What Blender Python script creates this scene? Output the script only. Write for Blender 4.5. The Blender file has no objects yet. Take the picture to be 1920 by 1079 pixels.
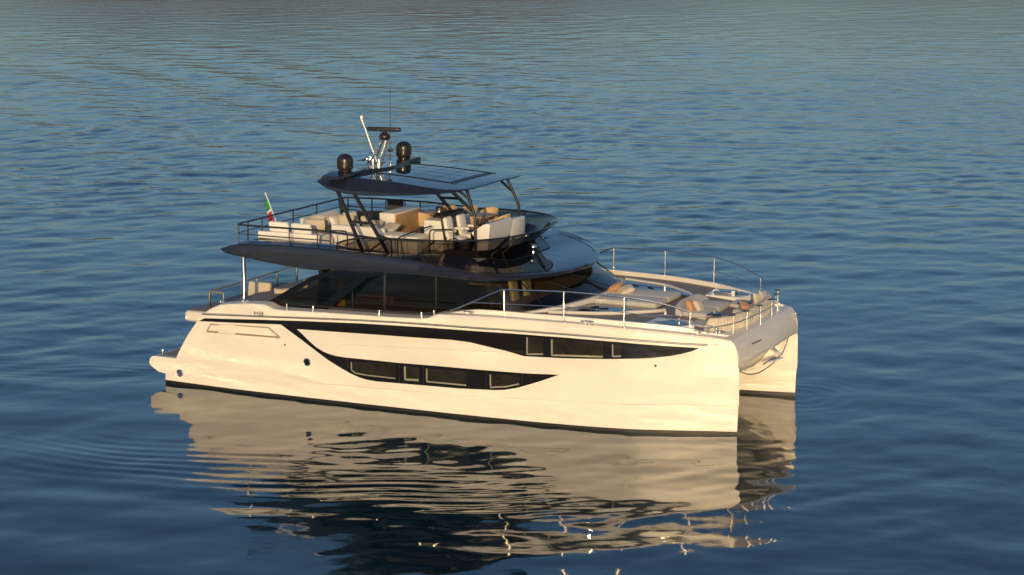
import bpy, bmesh, math, random
import numpy as np
from mathutils import Vector, Matrix, Euler
from mathutils.geometry import tessellate_polygon

random.seed(7); rng = np.random.default_rng(11)
R = math.radians
sc = bpy.context.scene
COL = sc.collection

# ------------------------------------------------------------------ camera, sky, sun, exposure
CX, CY, CZ, YAW, PIT, FPX = 29.202, -58.858, 15.210, 2.01326, 0.18121, 3871.4   # solved from the photo; +X bow, +Y port, Z up
camd = bpy.data.cameras.new('camera'); cam = bpy.data.objects.new('camera', camd); COL.objects.link(cam)
cam.location = (CX, CY, CZ)
cam.rotation_euler = (math.pi/2 - PIT, 0, YAW - math.pi/2)
camd.sensor_fit = 'HORIZONTAL'; camd.sensor_width = 36.0; camd.lens = 36.0*FPX/1920.0
camd.clip_start = 0.5; camd.clip_end = 30000
sc.camera = cam

SUN_EL, SUN_AZ = R(11.0), R(-69.0)            # low evening sun on the starboard side, slightly towards the bow
sdir = Vector((math.cos(SUN_EL)*math.cos(SUN_AZ), math.cos(SUN_EL)*math.sin(SUN_AZ), math.sin(SUN_EL)))
w = bpy.data.worlds.new('World'); sc.world = w; w.use_nodes = True
nt = w.node_tree; sky = nt.nodes.new('ShaderNodeTexSky'); sky.sky_type = 'NISHITA'; sky.sun_disc = False
sky.sun_elevation = SUN_EL; sky.sun_rotation = math.pi/2 - SUN_AZ
sky.air_density = 1.0; sky.dust_density = 1.7; sky.ozone_density = 3.6
bg = nt.nodes['Background']; bg.inputs['Strength'].default_value = 0.115
nt.links.new(sky.outputs[0], bg.inputs['Color'])
sl = bpy.data.lights.new('sun', 'SUN'); sun = bpy.data.objects.new('sun', sl); COL.objects.link(sun)
sl.energy = 2.6; sl.angle = R(0.6); sl.color = (1.0, 0.69, 0.335)
sun.rotation_euler = (-sdir).to_track_quat('-Z', 'Y').to_euler()
sc.cycles.blur_glossy = 0.0; sc.cycles.sample_clamp_indirect = 0      # sunlight thrown up from the wavelets onto the hull
sc.cycles.use_guiding = True; sc.cycles.guiding_training_samples = 128
sc.view_settings.view_transform = 'Standard'; sc.view_settings.look = 'None'
sc.view_settings.exposure = 0.0; sc.view_settings.gamma = 1.0

# ------------------------------------------------------------------ helpers
_f = np.array([math.cos(YAW)*math.cos(PIT), math.sin(YAW)*math.cos(PIT), -math.sin(PIT)])
_r = np.array([math.sin(YAW), -math.cos(YAW), 0.0]); _u = np.cross(_r, _f); _o = np.array([CX, CY, CZ])
def P(px, py, ax, val):
    """measured photo point on the plane ax = val, in metres"""
    d = _f*FPX + _r*(px-960) - _u*(py-539.5); i = 'xyz'.index(ax)
    q = _o + d*((val-_o[i])/d[i]); return (float(q[0]), float(q[1]), float(q[2]))

def curve(xs, ys):
    xs = np.array(xs, float); ys = np.array(ys, float); h = np.diff(xs); dl = np.diff(ys)/h
    m = np.zeros(len(xs)); m[0] = dl[0]; m[-1] = dl[-1]
    for i in range(1, len(xs)-1):
        m[i] = 0 if dl[i-1]*dl[i] <= 0 else 2*dl[i-1]*dl[i]/(dl[i-1]+dl[i])
    def f(x):
        x = np.clip(x, xs[0], xs[-1]); i = np.clip(np.searchsorted(xs, x)-1, 0, len(h)-1)
        t = (x-xs[i])/h[i]
        return ((2*t**3-3*t**2+1)*ys[i] + (t**3-2*t**2+t)*h[i]*m[i] + (-2*t**3+3*t**2)*ys[i+1] + (t**3-t**2)*h[i]*m[i+1])
    return f
def sstep(a, b, x):
    t = np.clip((x-a)/(b-a), 0, 1); return t*t*(3-2*t)

def tag(o, label, cat, group=None):
    o['label'] = label; o['category'] = cat
    if group: o['group'] = group
    return o
def link(o, parent=None):
    COL.objects.link(o)
    if parent: o.parent = parent
    return o
def thing(name, label, cat, loc=(0, 0, 0), rz=0.0, group=None):
    o = bpy.data.objects.new(name, None); o.location = loc; o.rotation_euler = (0, 0, rz); o.empty_display_size = 0.2
    link(o); return tag(o, label, cat, group)
def dup(o, loc, rz, label, parent=None):
    c = o.copy(); link(c, parent)
    if parent is None:
        c.location = loc; c.rotation_euler = (0, 0, rz); c['label'] = label
    for ch in list(o.children): dup(ch, None, None, None, c)
    return c

class MB:
    """collects boxes, tubes, lofts ... into ONE mesh object"""
    def __init__(s): s.v = []; s.f = []; s.m = []
    def add(s, v, f, mi=0):
        b = len(s.v); s.v += [tuple(map(float, p)) for p in v]; s.f += [tuple(b+i for i in q) for q in f]; s.m += [mi]*len(f); return s
    def bm(s, bmh, mi=0, M=None):
        if M is not None: bmh.transform(M)
        bmh.verts.index_update(); s.add([v.co for v in bmh.verts], [[v.index for v in f.verts] for f in bmh.faces], mi); bmh.free(); return s
    def box(s, x0, x1, y0, y1, z0, z1, bev=0.0, seg=2, mi=0, M=None):
        b = bmesh.new(); bmesh.ops.create_cube(b, size=1)
        for v in b.verts:
            v.co = ((x0+x1)/2+v.co.x*(x1-x0), (y0+y1)/2+v.co.y*(y1-y0), (z0+z1)/2+v.co.z*(z1-z0))
        if bev > 0: bmesh.ops.bevel(b, geom=b.edges[:], offset=min(bev, .49*min(abs(x1-x0), abs(y1-y0), abs(z1-z0))), segments=seg, profile=.5, affect='EDGES')
        return s.bm(b, mi, M)
    def grid(s, rows, mi=0, closed=False, flip=False, mfun=None):
        rows = [list(r) for r in rows]; n = len(rows[0]); b = len(s.v)
        for r in rows: s.v += [tuple(map(float, p)) for p in r]
        for i in range(len(rows)-1):
            for j in range(n if closed else n-1):
                a = b+i*n+j; c = b+i*n+(j+1) % n; d = b+(i+1)*n+(j+1) % n; e = b+(i+1)*n+j
                s.f.append((a, e, d, c) if flip else (a, c, d, e)); s.m.append(mfun(i, j) if mfun else mi)
        return s
    def tube(s, pts, r, n=8, mi=0, closed=False, caps=True, fil=0.0, rs=None):
        pts = [Vector(p) for p in pts]
        if fil > 0: pts = fillet(pts, fil, closed)
        N = len(pts); rows = []; up = None
        for i, p in enumerate(pts):
            if closed: t = (pts[(i+1) % N]-pts[i-1])
            else: t = pts[min(i+1, N-1)]-pts[max(i-1, 0)]
            t = t.normalized() if t.length > 1e-9 else Vector((0, 0, 1))
            if up is None: up = Vector((0, 0, 1)) if abs(t.z) < .9 else Vector((1, 0, 0))
            a = t.cross(up).normalized(); up = a.cross(t).normalized()
            k = 1.0
            if 0 < i < N-1 and not closed:
                d0 = (p-pts[i-1]).normalized(); k = 1/max(.5, d0.dot(t))
            rr = r if rs is None else rs[min(i, len(rs)-1)]
            rows.append([p+(a*math.cos(2*math.pi*j/n)+up*math.sin(2*math.pi*j/n))*rr*k for j in range(n)])
        if closed: rows.append(rows[0])
        s.grid(rows, mi, closed=True)
        if caps and not closed:
            b = len(s.v); s.add(rows[0], [tuple(range(n))], mi); s.add(rows[-1], [tuple(range(n-1, -1, -1))], mi)
        return s
    def flat(s, pts, wd, th, side, mi=0):
        """flat ribbon: width wd across 'side', thickness th"""
        pts = [Vector(p) for p in pts]; sd = Vector(side).normalized(); rows = []
        for i, p in enumerate(pts):
            t = (pts[min(i+1, len(pts)-1)]-pts[max(i-1, 0)]).normalized(); nn = t.cross(sd).normalized()
            rows.append([p+sd*wd/2+nn*th/2, p-sd*wd/2+nn*th/2, p-sd*wd/2-nn*th/2, p+sd*wd/2-nn*th/2])
        s.grid(rows, mi, closed=True); s.add(rows[0], [(0, 1, 2, 3)], mi); s.add(rows[-1], [(3, 2, 1, 0)], mi); return s
    def lathe(s, prof, c=(0, 0, 0), n=24, mi=0, M=None):
        rows = []
        for r, z in prof:
            q = [Vector((r*math.cos(2*math.pi*j/n), r*math.sin(2*math.pi*j/n), z)) for j in range(n)]
            if M is not None: q = [M @ p for p in q]
            rows.append([p+Vector(c) for p in q])
        return s.grid(rows, mi, closed=True)
    def prism(s, poly, vec, mi=0):
        n = len(poly); vec = Vector(vec); a = [Vector(p) for p in poly]; b = [p+vec for p in a]
        s.add(a+b, [(i, (i+1) % n, n+(i+1) % n, n+i) for i in range(n)], mi)
        for q in (a, b):
            m = bmesh.new(); vs = [m.verts.new(p) for p in q]; m.faces.new(vs)
            bmesh.ops.triangulate(m, faces=m.faces[:]); s.bm(m, mi)
        return s
    def pillow(s, sx, sy, sz, M=None, mi=0, n=12):
        for sg in (1, -1):
            rows = []
            for i in range(n+1):
                r = []
                for j in range(n+1):
                    a = -1+2*i/n; b = -1+2*j/n
                    h = max(0, (1-a**4)*(1-b**4))**.55; pin = 1-.10*(1-abs(a*b))*max(abs(a), abs(b))**3
                    p = Vector((a*sx*pin, b*sy*pin, sg*h*sz)); r.append(M @ p if M is not None else p)
                rows.append(r)
            s.grid(rows, mi, flip=sg < 0)
        return s
    def build(s, name, mats, parent=None, ang=38, loc=None, rot=None, weld=True):
        me = bpy.data.meshes.new(name); me.from_pydata(s.v, [], s.f)
        if not isinstance(mats, (list, tuple)): mats = [mats]
        for m in mats: me.materials.append(m)
        if len(mats) > 1: me.polygons.foreach_set('material_index', s.m)
        b = bmesh.new(); b.from_mesh(me)
        if weld: bmesh.ops.remove_doubles(b, verts=b.verts[:], dist=1e-5)
        bmesh.ops.recalc_face_normals(b, faces=b.faces[:]); b.to_mesh(me); b.free()
        me.shade_smooth(); me.set_sharp_from_angle(angle=R(ang))
        o = bpy.data.objects.new(name, me); link(o, parent)
        if loc is not None: o.location = loc
        if rot is not None: o.rotation_euler = rot
        return o

def fillet(pts, r, closed=False, n=5):
    out = []; N = len(pts)
    for i, p in enumerate(pts):
        if not closed and i in (0, N-1): out.append(p); continue
        a = pts[i-1]; b = pts[(i+1) % N]; da = (a-p); db = (b-p)
        q = min(r, da.length*.45, db.length*.45); A = p+da.normalized()*q; B = p+db.normalized()*q
        for k in range(n+1):
            t = k/n; out.append(A*(1-t)**2+p*2*t*(1-t)+B*t*t)
    return out
def smooth(pts, n=6, closed=False):
    pts = [Vector(p) for p in pts]; N = len(pts); out = []
    for i in range(N if closed else N-1):
        p0 = pts[i-1] if (i > 0 or closed) else pts[0]*2-pts[1]; p1 = pts[i]; p2 = pts[(i+1) % N]
        p3 = pts[(i+2) % N] if (i+2 < N or closed) else pts[-1]*2-pts[-2]
        for k in range(n):
            t = k/n; out.append(.5*((2*p1)+(p2-p0)*t+(2*p0-5*p1+4*p2-p3)*t*t+(3*p1-p0-3*p2+p3)*t**3))
    if not closed: out.append(pts[-1])
    return out
def mir(pts): return [(p[0], -p[1], p[2]) for p in pts]
def TR(x, y, z, rx=0, ry=0, rz=0): return Matrix.Translation((x, y, z)) @ Euler((rx, ry, rz)).to_matrix().to_4x4()

# ------------------------------------------------------------------ materials
def mat(name, col, rough=.5, metal=0.0, coat=0.0, ior=1.5, spec=.5, var=0.0, vscale=3.0, bump=0.0, bscale=40.0, sheen=0.0):
    m = bpy.data.materials.new(name); m.use_nodes = True; t = m.node_tree; b = t.nodes['Principled BSDF']
    b.inputs['Base Color'].default_value = (*col, 1); b.inputs['Roughness'].default_value = rough; b.inputs['Metallic'].default_value = metal
    b.inputs['Coat Weight'].default_value = coat; b.inputs['Coat Roughness'].default_value = .03; b.inputs['IOR'].default_value = ior
    b.inputs['Specular IOR Level'].default_value = spec; b.inputs['Sheen Weight'].default_value = sheen
    tc = t.nodes.new('ShaderNodeTexCoord')
    if var > 0:
        n = t.nodes.new('ShaderNodeTexNoise'); n.inputs['Scale'].default_value = vscale; n.inputs['Detail'].default_value = 5
        t.links.new(tc.outputs['Object'], n.inputs['Vector'])
        mx = t.nodes.new('ShaderNodeMix'); mx.data_type = 'RGBA'
        mx.inputs[6].default_value = (*[c*(1-var) for c in col], 1); mx.inputs[7].default_value = (*[min(1, c*(1+var)) for c in col], 1)
        t.links.new(n.outputs[0], mx.inputs[0]); t.links.new(mx.outputs[2], b.inputs['Base Color'])
    if bump > 0:
        n = t.nodes.new('ShaderNodeTexNoise'); n.inputs['Scale'].default_value = bscale; n.inputs['Detail'].default_value = 4
        t.links.new(tc.outputs['Object'], n.inputs['Vector'])
        bp = t.nodes.new('ShaderNodeBump'); bp.inputs['Strength'].default_value = 1; bp.inputs['Distance'].default_value = bump
        t.links.new(n.outputs[0], bp.inputs['Height']); t.links.new(bp.outputs[0], b.inputs['Normal'])
    return m
def teak(name, c0, c1, scale, axis='Y'):
    """planks along X with dark caulk lines across Y"""
    m = mat(name, c0, .6); t = m.node_tree; b = t.nodes['Principled BSDF']
    tc = t.nodes.new('ShaderNodeTexCoord'); sx = t.nodes.new('ShaderNodeSeparateXYZ'); t.links.new(tc.outputs['Object'], sx.inputs[0])
    def math_(op, a, v=None, lnk=None):
        n = t.nodes.new('ShaderNodeMath'); n.operation = op; t.links.new(a, n.inputs[0])
        if v is not None: n.inputs[1].default_value = v
        return n.outputs[0]
    f = math_('FRACT', math_('MULTIPLY', sx.outputs[axis], scale)); line = math_('LESS_THAN', f, .09)
    n = t.nodes.new('ShaderNodeTexNoise'); n.inputs['Scale'].default_value = 4; n.inputs['Detail'].default_value = 6
    mp = t.nodes.new('ShaderNodeMapping'); mp.inputs['Scale'].default_value = (.6, 6, 6) if axis == 'Y' else (6, .6, 6)
    t.links.new(tc.outputs['Object'], mp.inputs[0]); t.links.new(mp.outputs[0], n.inputs['Vector'])
    m1 = t.nodes.new('ShaderNodeMix'); m1.data_type = 'RGBA'; m1.inputs[6].default_value = (*c0, 1); m1.inputs[7].default_value = (*c1, 1)
    t.links.new(n.outputs[0], m1.inputs[0])
    m2 = t.nodes.new('ShaderNodeMix'); m2.data_type = 'RGBA'; t.links.new(line, m2.inputs[0]); t.links.new(m1.outputs[2], m2.inputs[6])
    m2.inputs[7].default_value = (.03, .028, .026, 1); t.links.new(m2.outputs[2], b.inputs['Base Color']); return m
def glass(name, tint, f0=.05, rough=.008):
    """thin pane: tinted see-through, mirror-like towards grazing angles on both faces"""
    m = bpy.data.materials.new(name); m.use_nodes = True; t = m.node_tree; t.nodes.remove(t.nodes['Principled BSDF'])
    out = t.nodes['Material Output']; tr = t.nodes.new('ShaderNodeBsdfTransparent'); tr.inputs[0].default_value = (*tint, 1)
    g = t.nodes.new('ShaderNodeBsdfGlossy'); g.inputs['Roughness'].default_value = rough
    ge = t.nodes.new('ShaderNodeNewGeometry'); dt = t.nodes.new('ShaderNodeVectorMath'); dt.operation = 'DOT_PRODUCT'
    t.links.new(ge.outputs['Incoming'], dt.inputs[0]); t.links.new(ge.outputs['Normal'], dt.inputs[1])
    def M(op, a, v, rev=False):
        n = t.nodes.new('ShaderNodeMath'); n.operation = op; n.use_clamp = op in ('ADD', 'SUBTRACT'); i, j = (1, 0) if rev else (0, 1)
        t.links.new(a, n.inputs[i]); n.inputs[j].default_value = v; return n.outputs[0]
    fz = M('ADD', M('MULTIPLY', M('POWER', M('SUBTRACT', M('ABSOLUTE', dt.outputs['Value'], 0), 1.0, True), 5.0), 1-f0), f0)
    mx = t.nodes.new('ShaderNodeMixShader'); t.links.new(fz, mx.inputs[0]); t.links.new(tr.outputs[0], mx.inputs[1]); t.links.new(g.outputs[0], mx.inputs[2])
    t.links.new(mx.outputs[0], out.inputs[0]); return m

GEL = mat('cream_gelcoat', (.76, .715, .645), .30, spec=.35, var=.03, vscale=.9)
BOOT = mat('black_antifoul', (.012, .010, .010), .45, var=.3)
NAVY = mat('dark_metallic_paint', (.017, .0195, .034), .22, coat=.5, var=.06, vscale=.8)
ROOF = mat('dark_roof_glass', (.010, .013, .020), .035, spec=.75)
PANEL = mat('solar_cells', (.010, .016, .030), .06, spec=.75, var=.1, vscale=9)
BAND = mat('black_hull_glass', (.010, .009, .009), .035, spec=.5)
DARK = mat('matt_black_metal', (.018, .017, .017), .35)
RAILM = mat('dark_bronze_rail', (.020, .020, .022), .28, coat=.3)
CHROME = mat('polished_steel', (.82, .80, .78), .10, metal=1.0)
BRUSH = mat('brushed_steel', (.55, .54, .52), .28, metal=1.0)
BRONZE = mat('satin_bronze_trim', (.50, .42, .29), .35, metal=.6)
REVEAL = mat('pale_window_reveal', (.27, .26, .20), .5)
CABIN = mat('dim_cabin_window', (.022, .019, .012), .04, var=.85, vscale=2.2)
FINM = mat('black_fin_paint', (.005, .006, .009), .12)
RAILC = mat('satin_steel_rail', (.80, .77, .73), .26, metal=1.0)
DOMEM = mat('black_dome_gloss', (.020, .017, .014), .22, coat=.3)
TEAK = teak('weathered_teak', (.27, .215, .17), (.36, .30, .245), 14.0)
TEAKX = teak('weathered_teak_athwart', (.27, .215, .17), (.36, .30, .245), 14.0, 'X')
WOOD = mat('oak_veneer', (.50, .31, .165), .42, var=.25, vscale=6)
WHITEF = mat('white_outdoor_fabric', (.82, .79, .74), .85, bump=.004, bscale=60, sheen=.2, var=.03)
GREYF = mat('light_grey_fabric', (.52, .50, .465), .9, bump=.004, bscale=50, sheen=.2, var=.05)
CREAMF = mat('cream_fabric', (.62, .55, .44), .9, bump=.004, bscale=60, sheen=.2, var=.04)
ORANGEF = mat('apricot_fabric', (.60, .31, .17), .9, bump=.004, bscale=60, sheen=.2, var=.06)
TANF = mat('tan_weave', (.66, .48, .30), .75, bump=.006, bscale=90, var=.12, vscale=20)
BLACKF = mat('black_mesh_fabric', (.020, .022, .026), .7)
WHITEP = mat('white_moulding', (.84, .82, .79), .3, coat=.2)
INT_D = mat('dark_interior_wood', (.13, .075, .045), .5, var=.25)
INT_L = mat('pale_interior_leather', (.55, .50, .36), .6)
INT_F = mat('interior_floor', (.16, .11, .075), .5, var=.15)
TINT = glass('tinted_cabin_glass', (.60, .555, .445))
SMOKE = glass('smoked_flybridge_glass', (.42, .37, .30), .045)
CLEAR = glass('clear_balustrade_glass', (.88, .92, .92), .035)
GREEN = mat('flag_green', (.02, .26, .05), .8); WHITEC = mat('flag_white', (.75, .73, .70), .8); RED = mat('flag_red', (.50, .02, .025), .8)
ROPE = mat('grey_rope', (.34, .31, .27), .8, bump=.004, bscale=120)

# ------------------------------------------------------------------ water, hills
def wave_field():
    """sum of small long-crested waves, plus the fine ripples along the hull and astern"""
    comps = []
    base = YAW + R(6)
    for lam in np.geomspace(.5, 9, 72):
        th = base + rng.normal(0, R(42)); slope = .0098*math.exp(-.5*(math.log(lam/2.1)/.62)**2)+.0018
        comps.append((2*math.pi/lam*math.cos(th), 2*math.pi/lam*math.sin(th), slope*lam/(2*math.pi), rng.uniform(0, 6.28), lam))
    return comps
WV = wave_field()
def snoise(X, Y, s, seed):
    g = np.random.default_rng(seed); v = np.zeros_like(X)
    for k in range(7):
        a = g.uniform(0, 6.28); l = s*g.uniform(.6, 1.8); v += np.sin((X*math.cos(a)+Y*math.sin(a))*6.283/l+g.uniform(0, 6.28))
    return v/7*1.6
def water():
    d = np.concatenate([np.geomspace(3, 36, 60)[:-1], 36+np.cumsum(np.concatenate([[0], np.array([0])]))[:1]])
    # rows spaced evenly as seen from the drone's height
    ang = np.linspace(math.atan(15.2/36), math.atan(15.2/420), 1300); d = np.concatenate([d, (15.2/np.tan(ang))[1:], np.geomspace(430, 24000, 60)])
    mid = YAW
    a = np.concatenate([np.linspace(-math.pi, -R(24), 90)[:-1], np.linspace(-R(24), R(24), 1100), np.linspace(R(24), math.pi, 90)[1:-1]])
    D, A = np.meshgrid(d, a, indexing='ij'); X = CX+D*np.cos(mid+A); Y = CY+D*np.sin(mid+A)
    h = np.zeros_like(X); sp = np.gradient(d)[:, None]*np.ones_like(X); da = np.gradient(a)[None, :]*D
    step = np.maximum(sp, da)
    env = 1.0+.45*snoise(X, Y, 34, 3); env = np.clip(env, .35, 1.7)
    depth = (X*math.cos(YAW)+Y*math.sin(YAW))
    ruf = .42+.58*sstep(-6, 75, depth+10*snoise(X, Y, 40, 13))
    calm = 1-.55*np.exp(-(((X-3)/13)**2+((Y+9)/8)**2))                      # lee of the hull
    for kx, ky, am, ph, lam in WV:
        lod = np.clip((lam/step-1.7)/2.2, 0, 1)
        wob = .9*np.sin(X*.11+ph)+.9*np.sin(Y*.13+ph*1.7)
        e = env*calm*ruf if lam < 3 else calm**.5*(.7+.3*ruf)*env**.5
        h += am*lod*e*np.sin(kx*X+ky*Y+ph+wob)
    near = np.clip((.32/step-1.5)/1.5, 0, 1)
    # crests of an older passing wake, far off to port and astern
    qx, qy = math.sin(YAW+R(24)), -math.cos(YAW+R(24)); side = X*math.sin(YAW)-Y*math.cos(YAW)
    pk = np.exp(-((depth-95)/60)**2)*np.exp(-((side+30)/34)**2)
    h += pk*.072*np.sin(2*math.pi*(X*qx+Y*qy+1.6*snoise(X, Y, 45, 31))/8.5)*np.clip((8.5/step-1.7)/2.2, 0, 1)
    # small crossing wavelets along the starboard bow
    bw = np.exp(-((X-6)/9)**2)*np.exp(-((Y+8.5)/5.0)**2); g = np.random.default_rng(77)
    for k in range(26):
        lam = g.uniform(.6, 1.7); th = YAW+g.normal(0, .75)
        h += near*bw*.0085*lam/(2*math.pi)*np.sin((X*math.cos(th)+Y*math.sin(th))*2*math.pi/lam+g.uniform(0, 6.28)+.6*np.sin(X*.4+k))
    # fine ripples thrown off the starboard side and spreading wake astern
    near = np.clip((.32/step-1.5)/1.5, 0, 1)
    u = -(Y+4.5)+.10*(X-10)
    g1 = np.exp(-((u-7.0)/2.2)**2)*sstep(11, 4, X)*sstep(-12, -3, X); v = -depth
    h += near*g1*.0066*np.clip(.75+.5*snoise(X, Y, 5, 6), .2, 1.3)*np.sin(2*math.pi*(v+.35*snoise(X, Y, 9, 5)+.12*snoise(X, Y, 3, 15)+.02*(X-3)**2)/.55)
    h += near*g1*.0030*snoise(X*.5, Y, .9, 8)
    g2 = np.exp(-((u-9.5)/3.0)**2)*sstep(14, 6, X)*sstep(-9, -2, X)
    h += near*g2*.016*snoise(X*.55, Y, 1.5, 9)
    sx = -(X+9.3); g3 = sstep(-1, 2, sx)*np.exp(-sx/16)*np.exp(-((np.abs(Y+1)-2-.42*sx)/(2.2+.12*sx))**2)
    h += near*g3*.0065*(.5+.5*snoise(X, Y, 6, 22))*np.sin(2*math.pi*(np.abs(Y+1)-.42*sx+.55*snoise(X, Y, 4, 21))/.66)
    h += near*np.exp(-((X-10.2)**2+(Y-2.8)**2)/5)*.0028*np.sin(2*math.pi*(np.hypot(X-10, Y-2.8)+.12*snoise(X, Y, 2.2, 41))/.6)
    h += near*np.exp(-((X-10.2)**2+(Y+2.8)**2)/4)*.0015*np.sin(2*math.pi*(np.hypot(X-10, Y+2.8)+.1*snoise(X, Y, 2.0, 43))/.5)
    h *= np.clip(1.2-np.hypot(X, Y)/1400, 0, 1)
    n, m = X.shape; co = np.stack([X, Y, h], -1).reshape(-1, 3)
    idx = np.arange(n*m).reshape(n, m)
    q = np.stack([idx[:-1], np.roll(idx, -1, 1)[:-1], np.roll(idx, -1, 1)[1:], idx[1:]], -1).reshape(-1, 4)[:, ::-1]
    c0 = len(co); co = np.vstack([co, [[CX, CY, 0]]])
    me = bpy.data.meshes.new('sea'); nq = len(q)
    tri = np.stack([np.full(m, c0), np.roll(idx[0], -1), idx[0]], -1)[:, ::-1]
    me.vertices.add(len(co)); me.vertices.foreach_set('co', co.astype(np.float32).ravel())
    loops = np.concatenate([q.ravel(), tri.ravel()]).astype(np.int32); me.loops.add(len(loops)); me.loops.foreach_set('vertex_index', loops)
    st = np.concatenate([np.arange(nq)*4, nq*4+np.arange(m)*3]).astype(np.int32)
    me.polygons.add(len(st)); me.polygons.foreach_set('loop_start', st); me.update(calc_edges=True)
    me.polygons.foreach_set('use_smooth', np.ones(len(st), bool)); me.validate()
    if me.polygons[len(st)//2].normal.z < 0: me.flip_normals()
    return me
def water_mat():
    m = bpy.data.materials.new('sea_water'); m.use_nodes = True; t = m.node_tree; b = t.nodes['Principled BSDF']
    b.inputs['Base Color'].default_value = (.0018, .020, .028, 1); b.inputs['Roughness'].default_value = .05; b.inputs['IOR'].default_value = 1.62
    g = t.nodes.new('ShaderNodeNewGeometry')
    def noise(sc3, scale, det):
        mp = t.nodes.new('ShaderNodeMapping'); mp.inputs['Scale'].default_value = sc3; mp.inputs['Rotation'].default_value = (0, 0, -(YAW-math.pi/2))
        mp.vector_type = 'POINT'; t.links.new(g.outputs['Position'], mp.inputs[0])
        n = t.nodes.new('ShaderNodeTexNoise'); n.inputs['Scale'].default_value = scale; n.inputs['Detail'].default_value = det
        n.inputs['Roughness'].default_value = .45; t.links.new(mp.outputs[0], n.inputs['Vector']); return n.outputs[0]
    def M(op, a, bv):
        n = t.nodes.new('ShaderNodeMath'); n.operation = op; t.links.new(a, n.inputs[0])
        if isinstance(bv, (int, float)): n.inputs[1].default_value = bv
        else: t.links.new(bv, n.inputs[1])
        return n.outputs[0]
    n1 = noise((.55, 1.0, 1), .62, 2.0); n2 = noise((.6, 1.0, 1), 3.4, 1.5); patch = noise((.5, 1, 1), .035, 2)
    pr = t.nodes.new('ShaderNodeMapRange'); t.links.new(patch, pr.inputs[0]); pr.inputs[1].default_value = .35; pr.inputs[2].default_value = .65
    pr.inputs[3].default_value = .25; pr.inputs[4].default_value = 1.0
    hgt = M('ADD', M('MULTIPLY', n1, .048), M('MULTIPLY', M('MULTIPLY', n2, .017), pr.outputs[0]))
    bp = t.nodes.new('ShaderNodeBump'); bp.inputs['Strength'].default_value = 1; bp.inputs['Distance'].default_value = 1.0
    # distance fade-in: close to the yacht the water is smooth, further off the breeze ruffles it
    dist = t.nodes.new('ShaderNodeVectorMath'); dist.operation = 'DISTANCE'; t.links.new(g.outputs['Position'], dist.inputs[0]); dist.inputs[1].default_value = (3, -12, 0)
    fr = t.nodes.new('ShaderNodeMapRange'); t.links.new(dist.outputs['Value'], fr.inputs[0]); fr.inputs[1].default_value = 12; fr.inputs[2].default_value = 90
    fr.inputs[3].default_value = .16; fr.inputs[4].default_value = 1.0
    t.links.new(M('MULTIPLY', hgt, fr.outputs[0]), bp.inputs['Height']); t.links.new(bp.outputs[0], b.inputs['Normal']); return m
wme = water(); wme.materials.append(water_mat()); sea = bpy.data.objects.new('sea', wme); link(sea); sea['kind'] = 'structure'

def hills():
    """far shore beyond the top of the picture: only its reflection shows"""
    a = np.linspace(-R(75), R(75), 260); rows = []
    for k, t in enumerate(np.linspace(0, 1, 14)):
        r = 1900+1500*t; row = []
        for q in a:
            ph = YAW+q; nz = .55+.25*math.sin(q*5+1.3)+.15*math.sin(q*13+.4)+.08*math.sin(q*31+2)+.05*math.sin(q*67+t*9)
            z = -4+math.sin(min(1, t*1.15)*math.pi/2)**1.2*175*max(.15, nz)*(1+.10*math.sin(q*90+t*14))
            row.append((CX+r*math.cos(ph), CY+r*math.sin(ph), z))
        rows.append(row)
    m = mat('dry_hillside', (.19, .145, .11), .95, var=.4, vscale=.02)
    o = MB().grid(rows).build('hills', m, ang=180, weld=False); o['kind'] = 'structure'
hills()

# ================================================================== THE YACHT (one thing, everything fixed to it is a part)
Y = thing('catamaran_yacht', 'large cream and black two-hulled motor yacht with open flybridge, alone on calm blue water', 'yacht')

Bf = curve([-10, -8, -6, 1, 3.07, 4.96, 6.77, 8.0, 8.6, 9.3, 10.0], [4.22, 4.36, 4.45, 4.46, 4.41, 4.27, 3.98, 3.58, 3.34, 3.06, 2.80])
ztf = curve([-7.8, -7.45, -7.15, -6.9, -5.25, -4.85, -3.4, .45, .95, 3.1, 5.0, 6.8, 8.6, 9.5, 10.0], [2.28, 2.55, 2.70, 2.80, 2.95, 2.82, 2.86, 2.98, 3.15, 3.21, 3.20, 3.14, 2.99, 2.88, 2.80])
Xa = curve([-.6, .33, .36, .6, 1.2, 1.75, 2.2, 2.3, 4], [-9.18, -9.16, -8.98, -8.86, -8.52, -8.16, -7.80, -7.74, -7.74])
Xf = curve([-.6, .86, .90, 1.9, 2.4, 2.6, 2.75, 2.85, 3.4], [9.95, 9.96, 10.0, 9.99, 9.96, 9.90, 9.82, 9.72, 9.60])
zk = lambda X: .58+.31*sstep(-6, 10, X)          # lower spray knuckle
zl = lambda X: 1.93+.045*(X+2.5)                 # panel line under the upper window band
def hull_y(X, z):
    b = Bf(X); b = b-.09*np.clip(1-z/3, 0, 1.2)*sstep(-4, 4, X)*(1-np.clip((X-5)/5, 0, 1)**2)
    b = b-.035*sstep(-9, 4, X)*(z < zk(X))
    b = b-.035*sstep(-5.5, -1.0, X)*sstep(4.8, 2.8, X)*(z > zl(X))*np.clip(1-(z-zl(X))/.5, 0, 1)
    b = b-.022*sstep(2.9, 3.2, z)
    return b
Yin = curve([-10, -2, 3, 6, 8, 9.2, 9.8, 10], [2.15, 1.9, 1.9, 2.05, 2.36, 2.60, 2.74, 2.80])
NU = 150
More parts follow.
